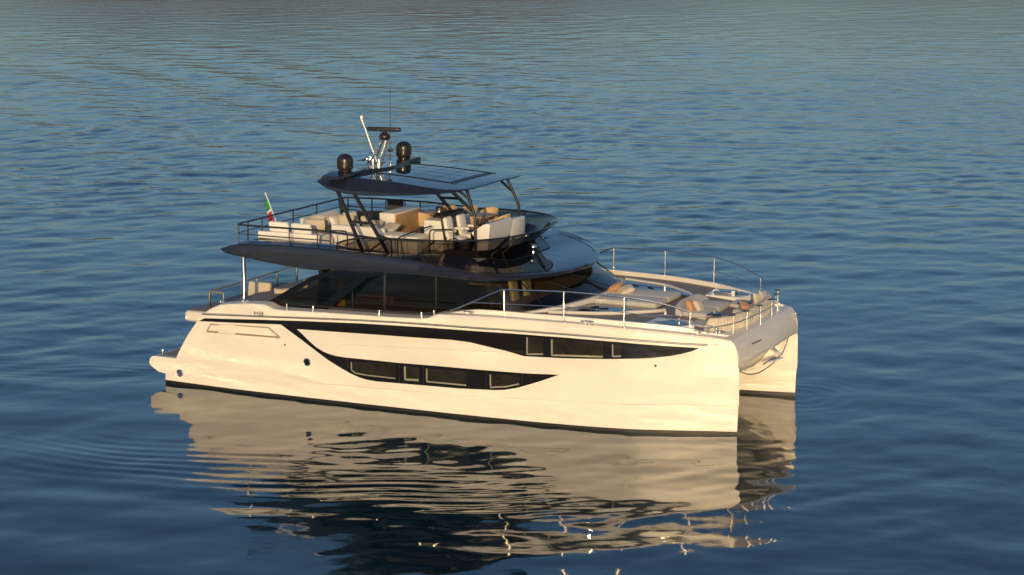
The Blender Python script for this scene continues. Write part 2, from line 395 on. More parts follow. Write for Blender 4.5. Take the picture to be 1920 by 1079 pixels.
def build_hull():
    us = np.linspace(0, 1, NU); us = us**.9
    rows = []
    spec = [('z', -.6), ('z', -.2), ('z', .0), ('z', .104), ('z', .106), ('z', .30), ('k', -.012), ('k', .012), ('z', 1.15), ('z', 1.45), ('l', -.014), ('l', .014), ('z', 2.25)] + [('t', v) for v in (.25, .5, .7, .85, .94, .985, 1.0)]
    for kd, v in spec:
        r = []
        for u in us:
            X = -7.74+(9.97+7.74)*u if kd == 't' else None
            for _ in range(3):
                if kd == 'z': z = v
                elif kd == 'k': z = float(zk(X if X is not None else 0))+v
                elif kd == 'l': z = float(zl(X if X is not None else 0))+v
                else: z = 2.25+(float(ztf(X))-2.25)*v
                X = float(Xa(z))+(float(Xf(z))-float(Xa(z)))*u
            if kd == 'z' and v == 2.25: z = min(2.25, float(ztf(X)))
            y = float(hull_y(X, z))
            if kd == 't': y -= .05*max(0, (v-.85)/.15)**2
            r.append((X, -y, z))
        rows.append(r)
    # inner face of the hull, from the keel up to the bridge deck
    inner = []
    for z in (-.6, 0, .104, .106, .6, 1.1, 1.5, 1.75, 2.0):
        r = []
        for u in us:
            X = float(Xa(z))+(float(Xf(z))-float(Xa(z)))*u
            yi = float(Yin(X))-(.25*max(0, (z-1.3)/.7)**2 if X < 9.4 else 0); r.append((X, -min(yi, float(hull_y(X, z))-.002), z))
        inner.append(r)
    def side(s):
        m = MB(); f = (lambda p: p) if s < 0 else (lambda p: (p[0], -p[1], p[2]))
        R1 = [[f(p) for p in r] for r in rows]; R2 = [[f(p) for p in r] for r in inner]
        m.grid(R1, mfun=lambda i, j: 1 if i < 3 else 0); m.grid(R2, mfun=lambda i, j: 1 if i < 2 else 0)
        m.grid([R1[0], R2[0]], 1)
        n = len(R2)                                     # transom and stem closed
        zs = [p[0] for p in R1]
        def at(z, k):
            prev = R1[0][k]
            for r in R1[1:]:
                q = r[k]
                if q[2] >= z: t = (z-prev[2])/max(1e-6, q[2]-prev[2]); return (prev[0]+(q[0]-prev[0])*t, prev[1]+(q[1]-prev[1])*t, z)
                prev = q
            return prev
        for k in (0, -1): m.grid([[R2[i][k], at(R2[i][k][2], k)] for i in range(n)], mfun=lambda i, j: 1 if i < 2 else 0)
        return m.build('hull', [GEL, BOOT], Y, ang=28)
    return side(-1), side(1)
hull_s, hull_p = build_hull()

def H(px, py, off=0.0):
    y = -4.4
    for _ in range(12):
        q = P(px, py, 'y', y); y = -(float(hull_y(q[0], q[2]))+off)
    q = P(px, py, 'y', y); return q
def drape(name, poly, parent, m, off=.006, th=.03, step=.22, s=-1):
    """plate cut to an (X, z) outline and bent onto the hull side"""
    b = bmesh.new(); vs = [b.verts.new((x, 0, z)) for x, z in poly]
    for t in tessellate_polygon([[Vector((x, z, 0)) for x, z in poly]]):
        b.faces.new([vs[i] for i in t])
    xs = [p[0] for p in poly]; zs = [p[1] for p in poly]; x = min(xs)+step
    while x < max(xs):
        bmesh.ops.bisect_plane(b, geom=b.verts[:]+b.edges[:]+b.faces[:], dist=1e-6, plane_co=(x, 0, 0), plane_no=(1, 0, 0)); x += step
    z = min(zs)+.25
    while z < max(zs):
        bmesh.ops.bisect_plane(b, geom=b.verts[:]+b.edges[:]+b.faces[:], dist=1e-6, plane_co=(0, 0, z), plane_no=(0, 0, 1)); z += .25
    e = bmesh.ops.extrude_face_region(b, geom=b.faces[:]); top = [v for v in e['geom'] if isinstance(v, bmesh.types.BMVert)]
    tops = set(top)
    for v in b.verts:
        y = float(hull_y(v.co.x, v.co.z))+off-(0 if v in tops else th); v.co.y = s*y
    return MB().bm(b).build(name, m, parent, ang=25)
up = [(384, 597), (468, 599.3), (560, 602), (675, 606.7), (790, 613.6), (905, 622), (960, 625.6), (1059, 633.2), (1158, 641.6), (1257, 649.5), (1312, 653)]
lowtip = [(1297, 659.2), (1278, 664), (1257, 668), (1228, 671), (1197, 672.8), (1138, 673.6), (1059, 672.2), (982, 668.2), (960, 661.5), (928, 653.6), (882, 642.3), (847, 637.7), (790, 634), (675, 625.7), (557, 617.5)]
scurve = [(568, 628), (580, 640), (594, 652), (606, 659.5), (619, 664.8), (631, 668), (646, 670.4), (745, 680.5), (824, 687), (911, 694.7), (990, 700.6), (1049, 703)]
lowb = [(1012, 715.5), (985, 723.5), (968, 728), (946, 731.4), (929, 731.9), (859, 728.6), (771, 721), (706, 715.5), (688, 712.4), (673, 707.8), (656, 700), (640, 691), (614.5, 675), (573, 643.5), (527, 609), (519, 608.5), (448, 606), (371.5, 602.4)]
bpoly = [(lambda q: (q[0], q[2]))(H(*p)) for p in up+lowtip+scurve+lowb]
def hull_fittings(hull, s):
    band = drape('window_band', bpoly, hull, BAND, s=s)
    # windows set in the band: glass pane with the pale reveal seen at its aft and lower edge
    def win(pts, tk):
        q = [(lambda a: (a[0], a[2]))(H(*p)) for p in pts]
        p = drape('window', q, hull, CABIN, off=.010, th=.006, step=.3, s=s); p.parent = hull
        L = [(q[0][0], q[0][1])]+[(x, z) for x, z in q[1:-1]]
        mm = MB(); path = [(x, s*(float(hull_y(x, z))+.030), z) for x, z in L]
        dense = []
        for a, b in zip(path[:-1], path[1:]):
            for k in range(6): dense.append([a[i]+(b[i]-a[i])*k/6 for i in range(3)])
        dense.append(path[-1])
        mm.flat(dense, .008, tk*.72, (0, 1, 0)); mm.build('window_frame', REVEAL, p)
    win([(659.5, 679), (660, 694), (668, 700), (690, 703.8), (742, 709.5), (742, 682)], .05)
    win([(760, 687), (760.5, 711.5), (786, 713), (786, 689)], .09)
    win([(801, 691), (801, 715.5), (875, 722.5), (875, 697)], .06)
    win([(920, 702), (920.5, 726.5), (950, 725), (974, 720), (974, 705)], .06)
    win([(989, 632.5), (989, 664.3), (1019, 664), (1019, 634)], .06)
    win([(1035.5, 636.5), (1035.5, 666), (1131, 669), (1131, 643)], .075)
    win([(1149.5, 646), (1149.5, 668.3), (1165, 668), (1165, 648)], .06)
    for a, b in [((619, 664.5), (619, 677.5)), ((652, 672), (652, 697)), ((749, 682), (749, 718)), ((794, 685), (794, 723)), ((878, 692), (878, 729)), ((912, 695.5), (912, 731)), ((979, 700), (979, 724))]:
        p, q = H(*a), H(*b); MB().tube([(p[0], s*(float(hull_y(p[0], p[2]))+.008), p[2]), (q[0], s*(float(hull_y(q[0], q[2]))+.008), q[2])], .006, 5).build('glass_joint', DARK, band)
    # rubbing strake
    xs = np.linspace(H(379.5, 592.5)[0], 9.12, 90); bz = curve([p[0] for p in bpoly[:11]], [p[1] for p in bpoly[:11]])
    st = lambda x: float(bz(x))+.085+.035*sstep(-4, -7.6, x)
    MB().tube([(x, s*(float(hull_y(x, st(x)))+.012), st(x)) for x in xs], .019, 8).build('rub_rail', RAILC, hull)
    MB().tube([(x, s*(float(hull_y(x, st(x)))+.004), st(x)+.034) for x in xs], .009, 6).build('rub_rail_shadow_line', DARK, hull)  # thin dark tube standing in for the shadow line along the rub rail
    # portholes
    for px, py, r, nm, cm in [(575.5, 679.5, .125, 'porthole', CHROME), (337, 700, .12, 'exhaust_outlet', CHROME), (535, 646.7, .032, 'drain_outlet', CHROME), (1229.5, 686, .038, 'drain_outlet', CHROME)]:
        c = H(px, py); M = TR(c[0], s*float(hull_y(c[0], c[2])), c[2], rx=R(90) if s < 0 else R(-90), rz=0)
        o = MB().lathe([(r*.72, .0), (r*.78, .022), (r*.92, .028), (r*1.04, .018), (r*1.10, -.004)], n=28, M=M).build(nm, cm, hull)
        MB().lathe([(0.0001, .010), (r*.74, .010)], n=28, M=M).build('pane' if nm == 'porthole' else 'opening', BAND if nm != 'exhaust_outlet' else BRUSH, o)
    # bronze trim and model lettering on the quarter
    t = MB()
    def strip(pts, wd, m, off=.008, th=.012):
        path = []
        pp = [H(*p) for p in pts]
        for a, b in zip(pp[:-1], pp[1:]):
            for k in range(4): path.append([a[i]+(b[i]-a[i])*k/4 for i in range(3)])
        path.append(pp[-1]); path = [(x, s*(float(hull_y(x, z))+off), z) for x, y, z in path]
        m.flat(path, th, wd, (0, 1, 0))
    strip([(409.5, 609.8), (396, 607.8)], .045, t); strip([(395.6, 607.8), (388, 622)], .035, t); strip([(388, 622), (409.5, 623)], .055, t)
    strip([(441.5, 610), (504, 614.6)], .035, t); strip([(504, 614.6), (525, 632.6)], .045, t); strip([(525.5, 633), (441.5, 626)], .06, t)
    strip([(409.5, 609), (441.5, 609.6)], .008, t); strip([(409.5, 624), (441.5, 626.6)], .008, t)
    t.build('trim_strip', BRONZE, hull)
    l = MB(); z0 = H(480, 590.6)[2]; hh = .105
    def stroke(pts, flipx=False):
        l.tube([(x if s < 0 else -11.0-x, s*(float(hull_y(x, z))+.004), z) for x, z in pts], 2*.0062, 6)
    x0 = H(477, 590)[0]
    stroke([(x0, z0), (x0, z0+hh), (x0+.07, z0+.03), (x0+.14, z0+hh), (x0+.14, z0)])
    x1 = x0+.20; ww = .125
    def loop(za, zb):
        c = fillet([Vector((x1, 0, za)), Vector((x1+ww, 0, za)), Vector((x1+ww, 0, zb)), Vector((x1, 0, zb))], .025, closed=True)
        stroke([(p.x, p.z) for p in c]+[(c[0].x, c[0].z)])
    loop(z0, z0+hh*.52); loop(z0+hh*.52, z0+hh)
    l.build('lettering', DARK, hull)
    # slot details at the bow shoulder
    d = MB(); strip([(1336, 646.6), (1348, 647.2)], .02, d); d.build('fairlead_slot', DARK, hull)
hull_fittings(hull_s, -1); hull_fittings(hull_p, 1)

# ---- decks, gunwales
def build_deck():
    xs = np.concatenate([np.linspace(-7.72, -4.6, 30), np.linspace(-4.5, .4, 20), np.linspace(.5, 9.55, 90)])
    g = MB(); k = MB()
    def prof(X):
        B = float(hull_y(X, float(ztf(X))))-.05; z = float(ztf(X)); c = .13*float(sstep(1.0, 2.2, X))*(1-.55*float(sstep(8.2, 9.0, X)))
        return [(X, -B, z), (X, -B+.07, z+.012), (X, -B+.24, z+.016), (X, -B+.265, z+.016+c), (X, -B+.37, z+.016+c), (X, -B+.385, z+.02), (X, -B+.39, z-.02)], [(X, -B+.392, z+.006), (X, -1.3, z+.012), (X, 0, z+.015)]
    A = [prof(x) for x in xs]
    for s in (1, -1):
        g.grid([[(p[0], p[1]*s, p[2]) for p in a[0]] for a in A])
    k.grid([[p for p in a[1]]+[(p[0], -p[1], p[2]) for p in a[1][::-1][1:]] for a in A])
    g.build('gunwale', GEL, Y, ang=30); k.build('teak_deck', TEAK, Y)
build_deck()

# ---- bow fascia joining the two stems, bridge deck underneath, central nacelle
fpS = [(9.30, 2.93), (9.50, 2.90), (9.62, 2.87), (9.72, 2.84), (9.82, 2.75), (9.90, 2.60), (9.955, 2.40), (9.97, 2.22), (9.95, 2.13), (9.85, 2.08), (9.55, 2.05), (9.0, 1.98), (8.0, 1.9)]
fpC = [(9.30, 2.93), (9.50, 2.90), (9.66, 2.865), (9.70, 2.85), (9.80, 2.72), (9.90, 2.54), (9.985, 2.34), (10.03, 2.18), (10.01, 2.10), (9.90, 2.06), (9.55, 2.03), (9.0, 1.98), (8.0, 1.9)]
rows = []
for y in np.linspace(-2.86, 2.86, 41):
    e = 1-(abs(y)/2.86)**2.2; c = []
    for (x, z), (x2, z2) in zip(fpS, fpC):
        k = 1.0 if x > 9.4 else max(0, (x-8.9)/.5)
        c.append((x+(x2-x)*e+.07*e*k, y, z+(z2-z)*e-(0 if z > 2.5 else .12*(abs(y)/2.86)**4)))
    rows.append(c)
MB().grid(rows).build('bow_fascia', GEL, Y, ang=24)
m = MB(); st = []
for X in (-8.6, -6, 0, 6, 9.2): st.append([(X, y, z) for y, z in [(-2.3, 1.72), (-1.2, 1.62), (0, 1.58), (1.2, 1.62), (2.3, 1.72)]])
m.grid(st); m.grid([[(-8.6, -2.3, 1.72), (-8.6, 2.3, 1.72)], [(-8.6, -2.3, 2.2), (-8.6, 2.3, 2.2)]]); m.build('bridge_deck', GEL, Y)
st = []
for X, ww, zb, zt in [(3, .9, .85, 1.7), (6, .95, .9, 1.7), (8, .85, 1.05, 1.75), (9.0, .62, 1.25, 1.95), (9.45, .42, 1.45, 2.02), (9.75, .22, 1.72, 2.08), (9.9, .08, 1.95, 2.12)]:
    st.append([(X, y, z) for y, z in [(-ww-.45, zt), (-ww-.12, zb+.35), (-ww*.6, zb+.08), (0, zb), (ww*.6, zb+.08), (ww+.12, zb+.35), (ww+.45, zt)]])
m = MB().grid(st); b0 = st[-1]; m.add(b0, [tuple(range(7))]); m.build('bow_nacelle', GEL, Y, ang=50)
MB().tube([(10.085, -1.95, 2.60), (10.12, -1.62, 2.60), (10.145, -1.3, 2.60)], .017, 6).build('fascia_slot', DARK, Y)

# ---- stern: swim platform, upper aft deck, transom
sp = [(-8.2, .30), (-9.18, .33), (-9.40, .36), (-9.68, .53), (-9.76, .63), (-9.74, .74), (-9.66, .84), (-9.58, .868), (-8.2, .868)]
MB().prism([(x, -4.33, z) for x, z in sp], (0, 8.66, 0)).build('swim_platform', GEL, Y, ang=40)
MB().box(-9.50, -8.28, -4.16, 4.16, .84, .872, .004, 1).build('platform_teak', TEAKX, Y)
MB().prism([(-8.75, -4.25, .3), (-8.45, -4.25, 1.2), (-7.85, -4.25, 2.05), (-7.4, -4.25, 2.05), (-7.4, -4.25, .3)], (0, 8.5, 0)).build('transom', GEL, Y)
MB().box(-9.28, -7.2, -2.98, 2.98, 1.80, 2.165, .12, 4).build('aft_deck', GEL, Y)
MB().box(-9.16, -7.0, -2.88, 2.88, 2.16, 2.178, .004, 1).build('aft_deck_teak', TEAKX, Y)
for x, y in [(-9.45, -4.0), (-8.75, -4.05)]:
    MB().lathe([(0.0001, .16), (.05, .155), (.055, .13), (.03, .10), (.03, .0), (.06, 0)], c=(x, y, .87), n=14).build('mooring_bollard', CHROME, Y)

# ---- transom balustrade
tr = MB().tube([(-7.75, -2.9, 2.86), (-8.3, -2.9, 2.87), (-8.3, 2.9, 2.87), (-7.75, 2.9, 2.86)], .032, 8, fil=.08).build('transom_rail', BRONZE, Y)
for y in (-2.9, -.92, .02, 1.29, 2.6):
    MB().box(-8.33, -8.27, y-.04, y+.04, 2.17, 2.85, .01).build('post', BRUSH, tr)
for y0, y1 in ((-2.84, -.98), (-.86, -.04), (.08, 1.23), (1.35, 2.54)):
    MB().box(-8.308, -8.292, y0, y1, 2.26, 2.80).build('glass_panel', CLEAR, tr)
MB().tube([(-7.75, -2.9, 2.2), (-7.75, -2.9, 2.86)], .03, 8).build('post', BRUSH, tr)
# ---- steel column carrying the flybridge overhang, cleats on the quarter
for y in (-3.72, 3.72): MB().tube([(-6.42, y, 2.2), (-6.42, y, 4.45)], .068, 16).build('steel_column', CHROME, Y)
def cleat(x, y, z, rz=0, L=.2):
    m = MB(); M = TR(x, y, z, rz=rz)
    for q in (-.4*L, .4*L): m.tube([M @ Vector((q*.8, 0, 0)), M @ Vector((q, 0, .07))], .020, 8)
    m.tube([M @ Vector((-L, 0, .075)), M @ Vector((-.3*L, 0, .085)), M @ Vector((.3*L, 0, .085)), M @ Vector((L, 0, .075))], .020, 8)
    m.bm((lambda b: (bmesh.ops.create_cube(b, size=1, matrix=Matrix.Diagonal((2.2*L, .09, .012, 1))), b)[1])(bmesh.new()), 0, M)
    return m.build('cleat', CHROME, Y)
for s in (-1, 1):
    cleat(-6.95, s*4.22, 2.83, 0, .13); cleat(-6.1, s*4.2, 2.9, 0, .16); cleat(.2+1.7, s*4.28, 3.21, 0, .17); cleat(5.7, s*4.06, 3.2, R(-s*-8)*-1, .20)
    for x in (8.78, 9.32): cleat(x, s*(3.06 if x < 9 else 2.55), 2.98 if x < 9 else 2.94, R(-20*-s), .15)
    for x, y in ((9.02, 2.84), (9.25, 2.74)):
        MB().lathe([(.045, 0), (.045, .09), (.03, .10), (.03, .16), (.065, .18), (.065, .20), (0.0001, .205)], c=(x, s*y, 2.95), n=14).build('mooring_bollard', CHROME, Y)

# ---- superstructure: saloon shell
def roof_ring(X):
    t = max(0.0, (X-1.0)/2.95); wd = 4.12*(max(0, 1-t**2.3))**.6 if X > 1.0 else 4.12
    wd *= float(curve([-7.2, -6.6, -5, 0], [.955, .985, 1.0, 1.0])(X)); wd = max(wd, .02)
    zlow = float(curve([-7.12, -6.9, -6.2, -4.5, -3.6, -2.87, 0, 1.0, 2.7, 4.3], [4.48, 4.41, 4.335, 4.165, 4.12, 4.20, 4.245, 4.225, 4.14, 4.10])(X))
    zcr = float(curve([-7.12, -6.4, -4.5, -2.8, -.44, 1.04, 2.7, 4.3], [4.53, 4.72, 4.80, 4.80, 4.70, 4.56, 4.29, 4.15])(X))
    ztop = float(curve([-7.12, -6.5, -4.6, -3.1, -2.5, -.2, .9, 1.6, 2.2, 3.2, 4.3], [4.55, 4.79, 4.90, 4.89, 4.72, 4.74, 4.64, 4.47, 4.36, 4.27, 4.15])(X))
    return wd, zlow, zcr, ztop
xs = np.concatenate([np.linspace(-7.12, -6.2, 12), np.linspace(-6.0, .95, 48), 1.0+2.95*np.sin(np.linspace(0, math.pi/2, 34))])
RO, SO, FL = [], [], []
INN = curve([-7.2, -2.4, -.8, .1, .75, 1.2, 1.5, 2.3, 4], [.48, .46, .62, .98, 1.42, 1.55, 1.1, .24, .24])
for X in xs:
    wd, a, c, t = roof_ring(X); inner = float(INN(X))
    k = min(1, wd/1.2); deck = 4.45 if X < 1.3 else 4.45+(t-4.45+.02)*float(sstep(1.3, 1.9, X))
    o = [(wd-.30*k, a+.03), (wd-.04*k, a), (wd, a+.05*k), (wd+.015*k-.03*k*max(0, min(1, (-X-1)/5)), (a*.35+c*.65)), (wd-.05*k, c-.012), (wd-.075*k, c), (wd-.06*k, c+.015), (wd-inner*k*.62, c*.45+t*.55+.01), (wd-inner*k, t)]
    if X < 1.3: o += [(wd-(inner+.10)*k, t), (wd-(inner+.13)*k, deck)]
    else: o += [(wd-(inner+.10)*k, t+.005), (wd-(inner+.13)*k, t+.008)]
    RO.append([(X, -y, z) for y, z in o]+[(X, y, z) for y, z in o[::-1]])
    SO.append([(X, -(wd-.28*k), a+.035), (X, 0, a+.05), (X, wd-.28*k, a+.035)])
    zd = deck if X < 1.3 else t+.012
    FL.append([(X, -(wd-(inner+.11)*k), zd), (X, 0, zd+(.03 if X > 1.6 else 0)), (X, (wd-(inner+.11)*k), zd)])
roof = MB()
n = len(RO[0])//2
roof.grid([r[:n] for r in RO]); roof.grid([r[n:] for r in RO]); roof.grid(SO)
roof.add(RO[0], [tuple(range(len(RO[0])))])
roof_o = roof.build('flybridge_deck_moulding', NAVY, Y, ang=30)
i0 = next(i for i, x in enumerate(xs) if x > 1.2)
MB().grid(FL[:i0+1]).build('flybridge_teak', TEAK, Y)
MB().grid(FL[i0:]).build('visor_roof', ROOF, Y, ang=40)
# joint lines of the visor's solar glass
for y in (-1.9, -1.15, -.4, .4, 1.15, 1.9):
    pts = []
    for X in np.linspace(2.15, 3.75, 12):
        wd, a, c, t = roof_ring(X)
        if abs(y) < wd-.75: pts.append((X, y, t+.012+.03*(1-abs(y)/(wd-.79))+.001))
    if len(pts) > 2: MB().tube(pts, .0025, 4).build('panel_joint', DARK, Y)
for s in (-1, 1):
    pts = []
    for X in np.linspace(1.35, 3.3, 14):
        wd, a, c, t = roof_ring(X); pts.append((X, s*(wd-.45), t+.03))
    MB().tube(pts, .007, 5).build('roof_seam', DARK, Y)

for s in (-1, 1):
    MB().tube([(X, s*(roof_ring(X)[0]-.055), roof_ring(X)[2]) for X in np.linspace(-2.85, 3.0, 50)], .020, 6).build('coaming_shadow_gap', BOOT, Y)  # dark tube on the crease stands in for the shade in the gap
# ---- saloon glazing
def pane(name, poly, vec, m, parent=Y): return MB().prism(poly, vec).build(name, m, parent)
for s in (-1, 1):
    ys = s*3.42
    q = [(-3.95, 2.5), (-1.52, 2.5), (-1.52, 4.12), (-3.2, 4.12), (-3.95, 3.2)]
    pane('side_window', [(x, ys, z) for x, z in q], (0, -s*.014, 0), TINT)
    pane('side_window', [(x, ys, z) for x, z in [(-1.40, 2.6), (2.9, 2.6), (2.4, 4.17), (-1.40, 4.17)]], (0, -s*.014, 0), TINT)
    MB().box(-1.50, -1.42, ys-.02, ys+.02, 2.5, 4.15, .01).build('mullion', DARK, Y)
    MB().box(.33, .37, ys-.02, ys+.02, 2.6, 4.18, .008).build('mullion', DARK, Y)
    MB().box(-2.62, -2.58, ys-.02, ys+.02, 2.5, 4.1, .008).build('mullion', DARK, Y)
    MB().box(-4.1, 2.9, ys-.05, ys+.05, 2.2, 2.62).build('side_sill', BOOT, Y)
    # swept fin with its own quarter window
    yf = s*3.86
    outer = [P(497, 569, 'y', -3.86), P(588, 517, 'y', -3.86), P(630, 506, 'y', -3.86), P(726, 513.5, 'y', -3.86), P(690, 521, 'y', -3.86), P(612, 583, 'y', -3.86), P(515, 571, 'y', -3.86)]
    inn = [P(521, 566, 'y', -3.86), P(584, 529, 'y', -3.86), P(612, 519.5, 'y', -3.86), P(672, 519, 'y', -3.86), P(640, 542, 'y', -3.86), P(602, 573, 'y', -3.86), P(540, 568.5, 'y', -3.86)]
    m = MB(); No = len(outer)
    o1 = [(p[0], s*3.90, p[2]) for p in outer]; i1 = [(p[0], s*3.90, p[2]) for p in inn]; o2 = [(p[0], s*3.80, p[2]) for p in outer]; i2 = [(p[0], s*3.80, p[2]) for p in inn]
    m.grid([o1+[o1[0]], i1+[i1[0]]]); m.grid([o2+[o2[0]], i2+[i2[0]]]); m.grid([o1+[o1[0]], o2+[o2[0]]]); m.grid([i1+[i1[0]], i2+[i2[0]]])
    fin = m.build('side_fin', FINM, Y, ang=20)
    pane('quarter_window', [(p[0], s*3.85, p[2]) for p in inn], (0, -s*.012, 0), TINT, fin)
# windscreen: raked panels from the coaming up under the visor
base = [(2.35, -3.42), (3.2, -3.22), (3.75, -2.85), (4.15, -2.2), (4.42, -1.2), (4.50, 0)]; base = base+[(x, -y) for x, y in base[::-1][1:]]
topw = [(1.95, -3.40), (2.35, -3.12), (2.65, -2.6), (2.85, -1.95), (2.98, -1.05), (3.02, 0)]; topw = topw+[(x, -y) for x, y in topw[::-1][1:]]
bz_ = [3.02, 3.22, 3.32, 3.38, 3.41, 3.42]; bz_ = bz_+bz_[::-1][1:]
WB = [(x, y, z) for (x, y), z in zip(base, bz_)]; WT = [(x, y, 4.16) for x, y in topw]
WBs = smooth(WB, 5); WTs = smooth(WT, 5)
ws = MB().grid([WBs, [b*.5+t*.5 for b, t in zip(WBs, WTs)], WTs]).build('windscreen', TINT, Y, ang=60)
for i in (2, 5, 8):
    k = i*5; MB().tube([WBs[k]+Vector((.02, 0, .01)), WTs[k]+Vector((.02, 0, 0))], .022, 8).build('windscreen_pillar', FINM, ws)
for i0_, dy in ((20, -.5), (27, -.5)):
    a = WBs[i0_]+Vector((.05, 0, .05)); b = (WBs[i0_-3]*.45+WTs[i0_-3]*.55)+Vector((.07, 0, .05)); MB().tube([a, b], .018, 6).tube([b+Vector((-.25, -.22, .1)), b+Vector((.3, .2, -.13))], .014, 6).build('wiper', DARK, ws)
# white coaming round the windscreen foot
c0 = [b+Vector((.03, 0, -.02)) for b in WBs]; cn = []
for i, p in enumerate(WBs):
    t = (WBs[min(i+1, len(WBs)-1)]-WBs[max(i-1, 0)]); nn = Vector((t.y, -t.x, 0)).normalized(); nn = nn if nn.x > 0 or abs(p.y) > 3.3 and nn.y*p.y > 0 else -nn; cn.append(nn)
MB().grid([c0, [p+n_*.10+Vector((0, 0, .005)) for p, n_ in zip(WBs, cn)], [p+n_*.17+Vector((0, 0, -.015)) for p, n_ in zip(WBs, cn)], [Vector((p.x+n_.x*.20, p.y+n_.y*.20, 2.9)) for p, n_ in zip(WBs, cn)]]).build('windscreen_coaming', GEL, Y)

# ---- what shows through the saloon glass
MB().box(-3.8, 3.9, -3.3, 3.3, 2.15, 2.25).build('saloon_floor', INT_F, Y)
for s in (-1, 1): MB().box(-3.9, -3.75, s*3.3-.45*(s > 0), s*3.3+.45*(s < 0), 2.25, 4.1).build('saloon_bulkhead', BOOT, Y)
MB().box(-3.25, -3.0, -3.3, -3.1, 2.3, 4.05, .06, 3).build('curtain', CREAMF, Y)
MB().box(-2.9, -1.7, -2.4, -1.4, 2.25, 3.15, .03).build('galley_counter', INT_D, Y)
MB().box(-1.1, 1.0, 1.6, 2.9, 2.25, 3.0, .08, 3).build('saloon_sofa', INT_L, Y)
MB().box(-.2, .9, -2.6, -1.7, 2.25, 2.98, .03).build('saloon_cabinet', INT_D, Y)
MB().box(1.5, 1.6, .6, 2.6, 2.25, 4.1, .01).build('saloon_partition', INT_D, Y)
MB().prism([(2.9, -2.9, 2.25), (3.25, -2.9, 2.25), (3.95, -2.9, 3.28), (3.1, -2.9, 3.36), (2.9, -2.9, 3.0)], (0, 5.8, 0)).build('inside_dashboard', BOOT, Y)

# ---- smoked windscreen of the flybridge, its rim and struts
RIM = [(-3.05, -3.60, 4.93), (-2.75, -3.62, 5.04), (-2.35, -3.62, 5.13), (-1.7, -3.60, 5.19), (-.8, -3.57, 5.215), (.1, -3.47, 5.22), (.9, -3.22, 5.22), (1.55, -2.72, 5.22), (2.02, -1.95, 5.22), (2.28, -1.0, 5.22), (2.36, 0, 5.22)]
BAS = [(-3.05, -3.60, 4.89), (-2.75, -3.60, 4.80), (-2.35, -3.58, 4.72), (-1.7, -3.52, 4.74), (-.8, -3.36, 4.74), (.1, -3.02, 4.70), (.75, -2.50, 4.60), (1.15, -1.80, 4.50), (1.36, -1.0, 4.48), (1.42, 0, 4.49)]
BAS = BAS[:3]+[BAS[3]]+BAS[4:]; BAS.insert(8, (1.27, -1.4, 4.49))
RIM = RIM+mir(RIM[::-1])[1:]; BAS = BAS+mir(BAS[::-1])[1:]
RS, BS = smooth(RIM, 5), smooth(BAS, 5)
kf = [i for i, p in enumerate(RS) if p.x > .35]; f0_, f1_ = kf[0], kf[-1]
mixr = lambda t: [a*(1-t)+b*t for a, b in zip(BS, RS)]
fw = MB().grid([mixr(t)[:f0_+1] for t in (0, .5, 1)]).grid([mixr(t)[f1_:] for t in (0, .5, 1)]).grid([mixr(t)[f0_:f1_+1] for t in (.42, .7, 1)]).build('flybridge_windscreen', SMOKE, Y, ang=60)
MB().grid([mixr(t)[f0_:f1_+1] for t in (0, .2, .42)]).build('fairing', BAND, fw, ang=60)
MB().tube(RS, .030, 8).build('rim', RAILM, fw)
for k in (20, 45, 55, 80): MB().tube([BS[k], RS[k]], .016, 6).build('seam', BOOT, fw)
for s in (-1, 1):
    MB().tube([(-1.95, s*3.52, 4.74), (-1.35, s*3.52, 5.17)], .028, 8).build('strut', RAILM, fw)
    MB().tube([(-.35, s*3.32, 4.72), (.25, s*3.30, 5.18)], .030, 8).build('strut', RAILM, fw)
    MB().tube([(1.2, s*1.55, 4.45), (1.95, s*1.5, 5.2)], .05, 8).build('strut', BOOT, fw)
q = [(1.30, 2.25), (1.75, 1.75), (2.03, 1.36), (2.08, 0), (2.03, -1.36), (1.75, -1.75), (1.30, -2.25)]
m = MB(); rows = []
for x, y in q: rows.append([(x, y, roof_ring(x)[3]+.048), (1.15, y*.9, roof_ring(1.2)[3]+.03)])
m.grid(rows); rs_ = m.build('roof_skylight', mat('matt_black_hatch', (.004, .005, .009), .12, spec=.22), Y)
MB().tube([r[0] for r in rows], .011, 6).build('skylight_trim', BOOT, rs_)
MB().lathe([(.0001, .30), (.08, .28), (.12, .21), (.12, .17), (.08, .10), (.05, .06), (.06, 0)], c=(2.02, .10, 4.44), n=20).build('searchlight', CHROME, Y)

